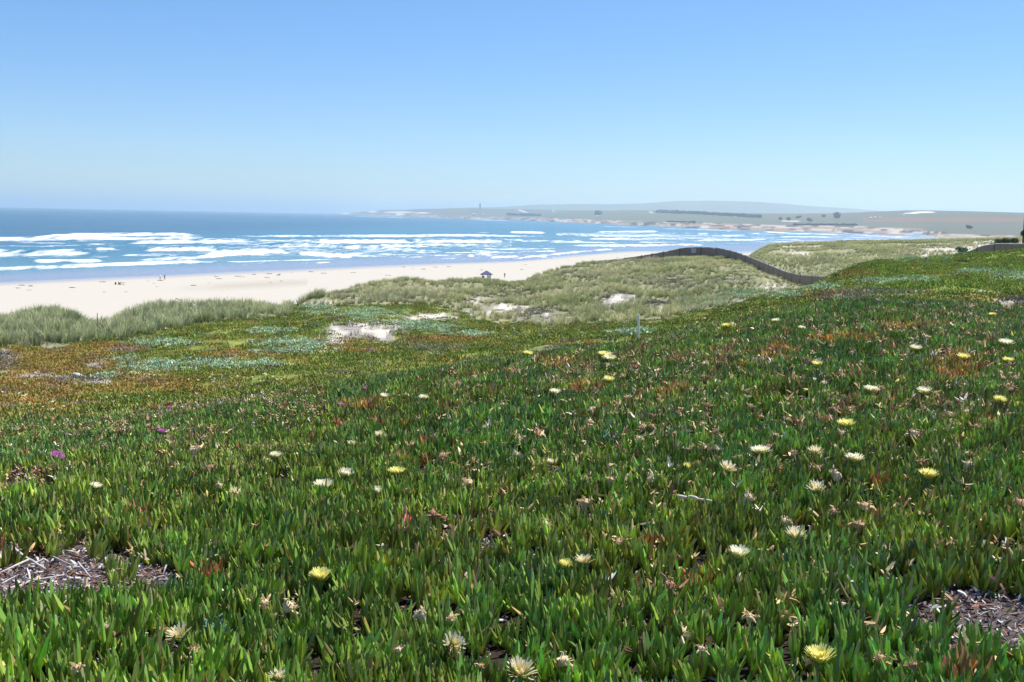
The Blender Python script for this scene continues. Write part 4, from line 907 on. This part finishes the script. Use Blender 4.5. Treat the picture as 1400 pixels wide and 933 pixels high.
for q_, pts_ in enumerate([[(30, 790), (62, 796), (80, 808)], [(70, 760), (96, 772), (118, 770)], [(2, 798), (24, 786)], [(150, 792), (176, 798)], [(88, 800), (120, 806)]]):
    stick('dead_twig', pts_, 0.0035, M_TWIG, 0.035, ['thin grey twig in the middle of the left litter hole', 'thin grey twig at the far rim of the left litter hole', 'short grey twig at the left edge of the litter hole', 'short grey twig in the small right arm of the litter hole', 'thin grey twig at the near rim of the litter hole'][q_], 'twig')
stick('white_stick', [(925, 679), (950, 681), (975, 686)], 0.012, M_WOOD, 0.125, 'short thick white stick lying on the leaves, centre right', 'stick')
def weed(px_, py_, sz, label):
    P, dd = hit(px_, py_, 0.08, 2.2, 40); V = []; Fc = []; Cc = []; random.seed(int(px_))
    e = empty('blue_green_weed', P); b = MB()
    for k in range(14):
        a = random.uniform(0, 6.28); L = sz*random.uniform(0.4, 0.8); el = random.uniform(0.3, 1.2); t = (L*math.cos(a)*math.cos(el), L*math.sin(a)*math.cos(el), L*math.sin(el))
        b.tube([(0, 0, -0.08), (t[0]*.5, t[1]*.5, t[2]*.5), t], [0.003, 0.002, 0.001], 4)
        for q in range(6):
            f = 0.4+q*0.12; base_ = (t[0]*f, t[1]*f, t[2]*f); ph = a+(-1)**q*1.0; leaf(V, Fc, Cc, base_, (math.cos(ph), math.sin(ph), 0.5), sz*0.2, 0.006, 0.1, lin(90, 130, 112), lin(118, 152, 136), lin(118, 152, 136), nr=3)
    b.build('stem', M_STEM, e); me = mesh_np('leaves', np.array(V), Fc, np.array(Cc)); link('leaves', me, M_VC, e); tag(e, label, 'weed')
weed(836, 604, 0.13, 'small blue-green leafy weed standing in the middle of the mat'); weed(300, 872, 0.11, 'blue-green leafy sprig beside the ragged white flower at lower left')

# ------------------------------------------------------------------ thin pole, fences
P, dd = hit(873, 467, 0, 2, 60); b = MB(); b.tube([(0, 0, -0.3), (-0.005, 0, 0.2), (-0.028*dd/22, 0, 37*dd/F)], [0.027*dd/22]*2+[0.024*dd/22], 8)
o = b.build('marker_pole', plain('pole_paint', lin(232, 232, 228), 0.6, 10)); o.location = P; tag(o, 'thin leaning pale pole standing behind the brow', 'pole')
b = MB(); P, dd = hit(134, 458, 0, 30, 90); b.tube([(0, 0, 0), (0, 0, 28*dd/F)], [0.025, 0.015], 6); o = b.build('marker_stake', M_POST); o.location = P; tag(o, 'thin dark stake in the left dune grass against the beach', 'stake')

def fence(name, tops, label, sign=None):
    """tops: (px, y of top, distance)"""
    a = np.array(tops, float); n = 60; s = np.linspace(a[0, 0], a[-1, 0], n)
    ty = pchip(a[:, 0], a[:, 1], s); td = pchip(a[:, 0], a[:, 2], s); root = None
    pts = []
    for px_, y_, d_ in zip(s, ty, td):
        v = ray([px_], [y_])[0]; q = v*d_; g = zfun([q[0]], [q[1]])[0]; zt = max(H+q[2], g+0.3); pts.append((q[0], q[1], g, zt))
    pts = np.array(pts); seg = np.cumsum(np.r_[0, np.hypot(np.diff(pts[:, 0]), np.diff(pts[:, 1]))])
    m = max(8, int(seg[-1]/0.6)); t = np.linspace(0, seg[-1], m); IX = lambda k, tt_: np.interp(tt_, seg, pts[:, k])
    o0 = (pts[0, 0], pts[0, 1], pts[0, 2]); root = empty(name, o0)
    Pp = np.stack([IX(0, t), IX(1, t), IX(2, t), IX(3, t)], 1)-np.array([o0[0], o0[1], o0[2], o0[2]])
    V = []; Fc = []
    for k in range(m):
        x_, y__, g, zt = Pp[k]; sag = 0.04*math.sin(k*1.9)+random.uniform(-.05, .05)
        V += [(x_, y__, g-0.25), (x_, y__, zt+sag), (x_, y__+0.03, zt+sag), (x_, y__+0.03, g-0.25)]
        if k: a0 = 4*(k-1); c0 = 4*k; Fc += [(a0+q, a0+(q+1) % 4, c0+(q+1) % 4, c0+q) for q in range(4)]
    link('screen', mesh_np('screen', np.array(V), Fc), M_FENCE, root)
    tp = np.arange(0.2, seg[-1], 3.0)
    for q in tp[:90]:
        x_, y__, g, zt = IX(0, q)-o0[0], IX(1, q)-o0[1], IX(2, q)-o0[2], IX(3, q)-o0[2]
        b = MB(); b.tube([(x_, y__-0.06, g-0.3), (x_+0.02, y__-0.06, zt+0.1)], 0.05, 6); b.build('post', M_POST, root)
    b = MB(); b.tube([(x_, y_-0.02, zt+0.02) for x_, y_, g, zt in Pp[::2]], 0.035, 5); b.build('top_rope', M_RAIL, root)
    tag(root, label, 'fence'); return root, pts
f1, fp1 = fence('sand_fence', [(800, 358.5, 125), (840, 355, 128), (870, 351, 130), (905, 345, 136), (945, 338.5, 139), (975, 339, 137), (1000, 343.5, 130), (1030, 354, 117), (1053, 363.5, 106), (1080, 373.5, 96), (1100, 377, 91), (1120, 378.5, 88), (1134, 379, 86)], 'dark grey sand fence curving over the middle dune crest and down')
f2, fp2 = fence('sand_fence', [(1285, 358, 86), (1310, 350, 90), (1330, 341.5, 94), (1345, 336, 96), (1370, 333.5, 98), (1400, 334, 98), (1500, 333, 98)], 'dark sand fence behind the far right green slope')
v = ray([948], [339.5])[0]*137.6; b = MB(); b.box((0, 0, -0.32), (0.62, 0.03, 0.62)); e = empty('notice_board', (v[0], v[1]-0.25, H+v[2])); b.build('panel', plain('notice_grey', lin(176, 176, 180), 0.6, 5, 0.1), e)
for s in (-1, 1): b = MB(); b.box((s*0.2, 0.05, -0.65), (0.06, 0.05, 1.5)); b.build('post', M_POST, e)
tag(e, 'square pale grey notice board on the fence at the dune crest', 'sign')

# ------------------------------------------------------------------ beach: pavilion, people, driftwood, kelp
x_, y__, z_ = at(665, 330); z_ = zfun([x_], [y__])[0]
e = empty('beach_shelter', (x_, y__, z_)); b = MB()
b.poly([(-1.9, -1.9, 2.3), (1.9, -1.9, 2.3), (1.9, 1.9, 2.3), (-1.9, 1.9, 2.3), (0, 0, 3.5), (-1.9, -1.9, 2.12), (1.9, -1.9, 2.12), (1.9, 1.9, 2.12), (-1.9, 1.9, 2.12)], [(0, 1, 4), (1, 2, 4), (2, 3, 4), (3, 0, 4), (5, 6, 1, 0), (6, 7, 2, 1), (7, 8, 3, 2), (8, 5, 0, 3), (8, 7, 6, 5)])
b.build('canopy', plain('blue_canopy', lin(70, 68, 108), 0.8, 2, 0.15), e)
for sx in (-1.3, 1.3):
    for sy in (-1.3, 1.3): b = MB(); b.tube([(sx, sy, 0), (sx, sy, 2.2)], 0.09, 8); b.build('post', M_POST, e)
b = MB(); b.box((0.75, 1.2, 1.1), (1.3, 0.06, 1.6)); b.build('side_panel', M_WHITE, e); b = MB(); b.box((-1.0, 0, 0.9), (0.7, 0.7, 1.7)); b.build('cabinet', plain('shelter_dark', lin(70, 66, 96), 0.8), e)
tag(e, 'small shelter with a pointed dark blue roof on the beach behind the dune', 'shelter')

def person(px_, d_, joints, radii, edges, colfn, label, rz=0, h=1.0):
    x_, y__, z_ = at(px_, d_); me = bpy.data.meshes.new('person'); me.from_pydata(joints, edges, []); o = link('person', me, M_VC); o.location = (x_, y__, z_); o.rotation_euler = (0, 0, rz)
    sk = o.modifiers.new('skin', 'SKIN')
    for i_, r in enumerate(radii): me.skin_vertices[0].data[i_].radius = (r, r)
    me.skin_vertices[0].data[0].use_root = True
    ss = o.modifiers.new('sub', 'SUBSURF'); ss.levels = ss.render_levels = 1
    bpy.context.view_layer.update(); dg = bpy.context.evaluated_depsgraph_get(); m2 = bpy.data.meshes.new_from_object(o.evaluated_get(dg)); o.modifiers.clear(); o.data = m2; m2.name = 'person'
    if not m2.materials: m2.materials.append(M_VC)
    m2.materials[0] = M_VC
    co = np.array([v.co for v in m2.vertices]); set_col(m2, 'Col', np.array([colfn(*q) for q in co])); m2.polygons.foreach_set('use_smooth', [True]*len(m2.polygons))
    tag(o, label, 'person'); return o
def standing(stride=0.28, lean=0.05):
    J = [(0, 0, .95), (0, lean*.5, 1.15), (0, lean, 1.38), (0, lean*1.2, 1.5), (0, lean*1.4, 1.6), (0, lean*1.4, 1.72),
         (.1, 0, .9), (.11, stride*.5, .5), (.11, stride, .08), (.11, stride+.14, .03), (-.1, 0, .9), (-.11, -stride*.3, .5), (-.11, -stride, .1), (-.11, -stride+.13, .03),
         (.19, lean, 1.4), (.25, -.08, 1.15), (.24, .06, .9), (.24, .1, .82), (-.19, lean, 1.4), (-.25, .1, 1.15), (-.24, .2, .92), (-.24, .24, .85)]
    E = [(0, 1), (1, 2), (2, 3), (3, 4), (4, 5), (0, 6), (6, 7), (7, 8), (8, 9), (0, 10), (10, 11), (11, 12), (12, 13), (2, 14), (14, 15), (15, 16), (16, 17), (2, 18), (18, 19), (19, 20), (20, 21)]
    Rr = [.13, .13, .15, .05, .095, .08, .09, .065, .045, .04, .09, .065, .045, .04, .06, .045, .035, .035, .06, .045, .035, .035]; return J, Rr, E
skin_ = lin(190, 145, 115); hair_ = lin(60, 45, 35)
def clothes(top, leg, hd=hair_):
    return lambda x, y, z: (hd if (z > 1.66 or (z > 1.56 and y < 0.0)) else skin_ if (z > 1.48) else skin_ if abs(x) > .2 and z < 1.2 else top if z > .93 else leg if z > .12 else lin(50, 45, 45))
J, Rr, E = standing(); person(219, 336, J, Rr, E, clothes(lin(240, 240, 240), lin(60, 60, 75)), 'person in a white top and dark trousers walking on the beach', 1.2)
J, Rr, E = standing(0.1); person(225, 335, J, Rr, E, clothes(lin(150, 140, 130), lin(90, 80, 75)), 'slim person in brownish clothes beside the one in white', -0.4)
J, Rr, E = standing(0.12); person(690, 352, J, Rr, E, clothes(lin(70, 70, 80), lin(60, 60, 70)), 'person in dark clothes on the beach right of the blue shelter', 0.4)
def seated():
    J = [(0, 0, .14), (0, .02, .35), (0, .06, .58), (0, .08, .7), (0, .1, .8), (0, .1, .92), (.1, .05, .13), (.12, .45, .42), (.12, .75, .08), (.12, .88, .04), (-.1, .05, .13), (-.12, .45, .4), (-.12, .78, .08), (-.12, .9, .04),
         (.19, .06, .6), (.24, .2, .42), (.16, .42, .46), (.14, .5, .46), (-.19, .06, .6), (-.24, .2, .42), (-.16, .4, .44), (-.14, .48, .44)]
    _, Rr, E = standing(); return J, Rr, E
J, Rr, E = seated(); cl = lambda top, leg: (lambda x, y, z: hair_ if z > .86 else skin_ if z > .69 else top if (z > .2 and y < .3) else leg)
person(158, 312, J, Rr, E, cl(lin(66, 62, 66), lin(60, 62, 76)), 'person in dark clothes sitting on the sand, left of the seated two', 0.5)
person(162, 312, J, Rr, E, cl(lin(84, 92, 86), lin(50, 50, 58)), 'person in greenish clothes sitting on the sand, right of the seated two', -0.3)

def log(px0, y0, px1, y1__, d_, r, label, group=None, mat=M_WOOD):
    a = Vector(ray([px0], [y0])[0]*d_)+Vector((0, 0, H)); c = Vector(ray([px1], [y1__])[0]*d_)+Vector((0, 0, H)); m = (a+c)/2
    a -= m; c -= m; b = MB(); b.tube([a, a.lerp(c, .35)+Vector((0, 0, r*.2)), a.lerp(c, .7), c], [r, r*.95, r*.8, r*.5], 8); o = b.build('driftwood_log', mat, smooth=True)
    o.location = m; tag(o, label, 'driftwood', group); return o
log(263, 416, 271, 421.5, 60, 0.055, 'white weathered log slanting through the left dune grass'); log(276, 417, 284, 417.5, 62, 0.04, 'short white log right of the slanting log in the dune grass'); log(240, 408, 250, 411.5, 66, 0.035, 'thin pale branch on the crest of the left dune')
log(100, 513, 118, 517, hit(108, 516, 0, 14, 60)[1]-0.1, 0.07, 'short weathered log on the grey patch of the left carpet')
W0 = at(325, 215); b = MB(); b.tube([(-2.2, 0, 0.1), (-0.8, 0.2, .55), (.2, 0, .5), (1.6, -.2, .3), (2.4, 0, 0)], [.12, .14, .13, .1, .05], 7); b.tube([(-0.6, 0.2, .5), (-.9, .5, 1.0)], [.08, .03], 5)
o = b.build('driftwood_branch', M_TWIG, smooth=True); o.location = W0; tag(o, 'arched driftwood branch on the beach above the left dune grass', 'driftwood')
random.seed(11)
def kelp(seed):
    random.seed(seed); b = MB()
    for k in range(5):
        a = random.uniform(0, 6.28); P0 = Vector((random.uniform(-.5, .5), random.uniform(-.4, .4), .06)); b.tube([P0, P0+Vector((math.cos(a)*.5, math.sin(a)*.5, .16)), P0+Vector((math.cos(a+.6)*1.0, math.sin(a+.6)*1.0, .05))], [.1, .14, .03], 5)
    bmesh.ops.recalc_face_normals(b.bm, faces=b.bm.faces[:]); me = bpy.data.meshes.new('kelp_clump'); b.bm.to_mesh(me); b.bm.free(); me.materials.append(M_KELP); return me
M_KELP = plain('dry_kelp', lin(112, 98, 84), 0.9, 4); KM = [kelp(i) for i in range(4)]
for k in range(46):
    px_ = random.uniform(0, 640) if k < 38 else random.uniform(640, 860); f = random.choice((0.80, 0.83, 0.9, 0.91, 0.93, 0.88))+random.uniform(-.012, .012)
    dw = H/(-ray([px_], [np.interp(px_, PX, yw)])[0][2]); x_, y__, z_ = at(px_, dw*f); o = bpy.data.objects.new('kelp_clump', random.choice(KM)); C.objects.link(o); s = random.uniform(0.3, 0.85); o.location = (x_, y__, z_); o.scale = (s*1.5, s, s*0.8); o.rotation_euler = (0, 0, random.uniform(-.6, .6))
    tag(o, 'small dark scrap of dry kelp on the pale beach sand', 'kelp', 'kelp scraps along the beach')

# ------------------------------------------------------------------ shrubs and small trees
def crown_mesh(seed, n, rad, lobes, leafs=0.12, squash=0.7):
    r_ = np.random.default_rng(seed); V = []; Fc = []; Cc = []
    cen = [(r_.normal(0, .35*rad), r_.normal(0, .35*rad), r_.uniform(-.2, .35)*rad*squash, rad*r_.uniform(.4, .65)) for _ in range(lobes)]
    for k in range(n):
        c = cen[r_.integers(lobes)]; v = r_.normal(size=3); v /= np.linalg.norm(v); rr = c[3]*(0.6+0.45*r_.random()); p = np.array([c[0], c[1], c[2]])+v*rr*np.array([1, 1, squash]); t = r_.normal(size=3); t /= np.linalg.norm(t); s = np.cross(t, v); s /= max(np.linalg.norm(s), 1e-3); L = leafs*r_.uniform(.6, 1.3)
        n0 = len(V); V += [p-t*L, p+s*L*.45, p+t*L, p-s*L*.45]; q = r_.uniform(.6, 1.4); Cc += [[q]*3]*4; Fc.append((n0, n0+1, n0+2, n0+3))
    return np.array(V), Fc, np.array(Cc)
def shrub(name, loc, rad, colr, label, cat, trunk=0, seed=1, n=1600, group=None, squash=.7, lean=0):
    e = empty(name, loc); v, f, c = crown_mesh(seed, n, rad, 6, rad*.13, squash); v = v+np.array([lean, 0, trunk+rad*squash*.55]); me = mesh_np('crown', v, f, c*colr); link('crown', me, M_VC, e)
    b = MB(); b.tube([(0, 0, -.2), (lean*.4, 0, (trunk+.2*rad)*.5), (lean, 0, trunk+rad*.5)], [rad*.1, rad*.08, rad*.04], 7)
    for k in range(4): a = k*1.6+.3; b.tube([(lean*.7, 0, trunk*.75+.02), (lean+math.cos(a)*rad*.5, math.sin(a)*rad*.5, trunk+rad*.5)], [rad*.045, rad*.015], 5)
    b.build('trunk', plain('bark', lin(84, 72, 62), .9), e); tag(e, label, cat, group); return e
dk = lin(52, 62, 48)
x_, y__, z_ = at(1393, 101); shrub('small_dark_tree', (x_, y__, H-101*27/1400), 0.75, dk, 'small dark windblown tree behind the fence at the right edge', 'tree', 1.0, 2, 2200, lean=.25)
x_, y__, z_ = at(1371, 112); shrub('green_shrub', (x_, y__, H-112*(330-309)/1400-.25), 0.75, lin(66, 84, 58), 'dark green shrub poking up behind the right fence', 'shrub', .1, 3, 1600)
x_, y__, z_ = at(1357, 106); shrub('green_shrub', (x_, y__, H-106*(333-309)/1400-.2), 0.45, lin(72, 88, 62), 'smaller shrub left of the dark one behind the right fence', 'shrub', .05, 4, 900)
x_, y__, z_ = hit(1316, 347, 0, 100, 320)[0]; shrub('green_shrub', (x_, y__, z_), 1.1, lin(84, 112, 84), 'grey-green shrub at the sandy gap left of the right fence', 'shrub', .1, 5, 1200)
x_, y__, z_ = hit(1319, 361, 0, 20, 90)[0]; shrub('low_shrub', (x_, y__, z_), 0.42, lin(62, 84, 44), 'low dark shrub on the far right green slope', 'shrub', 0, 6, 900, squash=.35)
x_, y__, z_ = hit(1150, 380, 0, 20, 90)[0]; shrub('low_shrub', (x_, y__, z_), 0.4, lin(70, 96, 42), 'low green shrub on the slope just right of the fence end', 'shrub', 0, 7, 900, squash=.4)
b = MB(); b.box((0, 0, 0.6), (0.5, 0.4, 3.0), bev=0); v = ray([1403], [318])[0]*120; o = b.build('red_post', plain('faded_red_paint', lin(176, 84, 80), .7)); o.location = (v[0], v[1], H+v[2]-.4); tag(o, 'faded red post rising above the small dark tree at the right edge', 'post')

# ------------------------------------------------------------------ far shore: tree belts, houses, tower, boat
def tree_blob(seed):
    v, f, c = crown_mesh(seed, 160, 1.0, 5, .3, .9); v = v+np.array([0, 0, .8]); return v, f, c
bl = [tree_blob(700+i) for i in range(4)]
def ground_at(px_, py_): P, dd = hit(px_, py_, 0, 1500, 13000); return P, dd
def belt(name, poly, rows, hgt, label, n):
    P = []; S = []; a = np.array(poly, float)
    for k in range(n):
        px_ = random.uniform(a[0, 0], a[-1, 0]); yb = np.interp(px_, a[:, 0], a[:, 1])-random.random()*rows; q, dd = ground_at(px_, yb); P.append(q); S.append(hgt*random.uniform(.6, 1.1)*dd/1400/1.9)
    S = np.array(S); n_ = len(P); scatter(name, bl, np.array(P), np.stack([np.zeros(n_), np.zeros(n_), rng.uniform(0, 6, n_)], 1), np.stack([S*1.5, S*1.5, S], 1), lin(48, 58, 50)*rng.uniform(.8, 1.2, n_)[:, None], M_CARPET, label, 'tree belt')
random.seed(21)
belt('tree_belt', [(897, 291.8), (940, 293), (1000, 296.5), (1040, 299)], 3.0, 3.2, 'long dark belt of trees across the far green land', 420)
belt('tree_belt', [(912, 304.5), (950, 305)], 0.8, 2.4, 'short dark belt of trees near the far rocky shore', 110)
belt('tree_belt', [(693, 295), (738, 296)], 1.5, 3.0, 'dark wood on the headland right of the tower', 150)
belt('tree_belt', [(785, 287.4), (840, 288)], 0.4, 2.2, 'thin line of trees along the top of the headland', 120)
belt('tree_belt', [(1085, 308.5), (1172, 309)], 1.2, 2.6, 'dark hedge-like belt of trees low behind the far beach', 200)
dkf = lin(52, 60, 54)
for a, b_, wd_, lab in [(1067, 300, 6, 'left of the far tree clumps right of the long belt'), (1078, 301, 8, 'rounded far tree clump next to the pale strip'), (1091, 298, 6, 'far tree clump between the strip and the tall one'), (1107, 302, 7, 'tall upright far tree standing alone on the green land'),
                       (1126, 296, 5, 'small far tree clump right of the tall one'), (1142, 297.5, 12, 'wide far tree clump below the pale hills end'), (817, 293, 10, 'far tree clump above the small white house'), (1325, 312, 7, 'lone far bush on the plain at the right')]:
    P, dd = ground_at(a, b_+1); shrub('far_tree', P, wd_*dd/1400*.62, dkf, lab, 'tree', 0.0, int(a), 900, 'trees on the far land', .8)
def house(px_, py_, w_, h_, label, wall=M_WHITE):
    P, dd = ground_at(px_, py_); s = dd/1400; e = empty('far_house', P); b = MB(); b.box((0, 0, h_*s*.35), (w_*s, w_*s*.6, h_*s*.7)); b.build('wall', wall, e)
    W, D_, z0 = w_*s*.55, w_*s*.35, h_*s*.7+.02; b = MB(); b.poly([(-W, -D_, z0), (W, -D_, z0), (W, D_, z0), (-W, D_, z0), (-W, 0, z0+h_*s*.35), (W, 0, z0+h_*s*.35)], [(0, 1, 5, 4), (2, 3, 4, 5), (0, 4, 3), (1, 2, 5), (3, 2, 1, 0)]); b.build('roof', plain('pale_roof', lin(205, 200, 195), .7), e); tag(e, label, 'house', 'white houses on the far land')
for a in [(1190, 299.6, 3.2, 2.4, 'white far house, left one of the cluster on the right hill'), (1196, 299, 3, 2.2, 'white far house, middle one of the cluster on the right hill'), (1203, 299, 3, 1.8, 'white far house, right one of the cluster on the right hill'), (1235, 295.5, 3, 1.6, 'lone white far house high on the right hill'),
          (816.5, 297.5, 3, 2.4, 'small white far house under a tree clump on the headland'), (648, 294.2, 5, 2, 'low white far house below the dark tower'), (661, 294.2, 2.6, 1.8, 'tiny pale far house right below the dark tower'), (753.5, 289, 2, 3, 'upright white far house on the headland ridge')]: house(*a)
P, dd = ground_at(656.3, 286.6); s = dd/1400; e = empty('far_tower', P); b = MB(); b.tube([(0, 0, -4), (0, 0, 5*s), (0, 0, 6.2*s)], [1.0*s, .85*s, .85*s], 10); b.build('shaft', plain('tower_grey', lin(74, 84, 98), .8), e)
b = MB(); b.tube([(0, 0, 6.2*s), (0, 0, 7.4*s), (0, 0, 8.4*s)], [1.15*s, .9*s, .2*s], 10); b.build('cap', plain('tower_grey_cap', lin(70, 78, 92), .8), e); tag(e, 'dark tall tower standing on the top of the headland', 'tower')
for px_, py_, hh, lab in [(554.6, 297.2, 4.5, 'thin white tower on the headland shoreline'), (588.5, 286.6, 1.6, 'small white tower on the headland crest')]:
    P, dd = ground_at(px_, py_); s = dd/1400; e = empty('white_tower', P); b = MB(); b.tube([(0, 0, -3), (0, 0, hh*s*.8)], [.7*s, .5*s], 8); b.build('shaft', M_WHITE, e); b = MB(); b.tube([(0, 0, hh*s*.8), (0, 0, hh*s)], [.65*s, .1*s], 8); b.build('cap', M_WHITE, e); tag(e, lab, 'tower')
v = ray([328], [290.5])[0]; k = 7800; e = empty('white_boat', (v[0]*k, v[1]*k, 0)); s = k/1400
b = MB(); b.poly([(-2*s, -.5*s, .6*s), (1.6*s, -.5*s, .6*s), (2.6*s, 0, .8*s), (1.6*s, .5*s, .6*s), (-2*s, .5*s, .6*s), (-1.7*s, -.3*s, -.3), (1.4*s, -.3*s, -.3), (1.9*s, 0, -.3), (1.4*s, .3*s, -.3), (-1.7*s, .3*s, -.3)], [(0, 1, 2, 3, 4), (9, 8, 7, 6, 5), (0, 5, 6, 1), (1, 6, 7, 2), (2, 7, 8, 3), (3, 8, 9, 4), (4, 9, 5, 0)]); b.build('hull', M_WHITE, e)
b = MB(); b.box((-.3*s, 0, 1.0*s), (1.5*s, .6*s, .9*s)); b.build('cabin', M_WHITE, e); tag(e, 'tiny white boat far out near the sea horizon', 'boat')
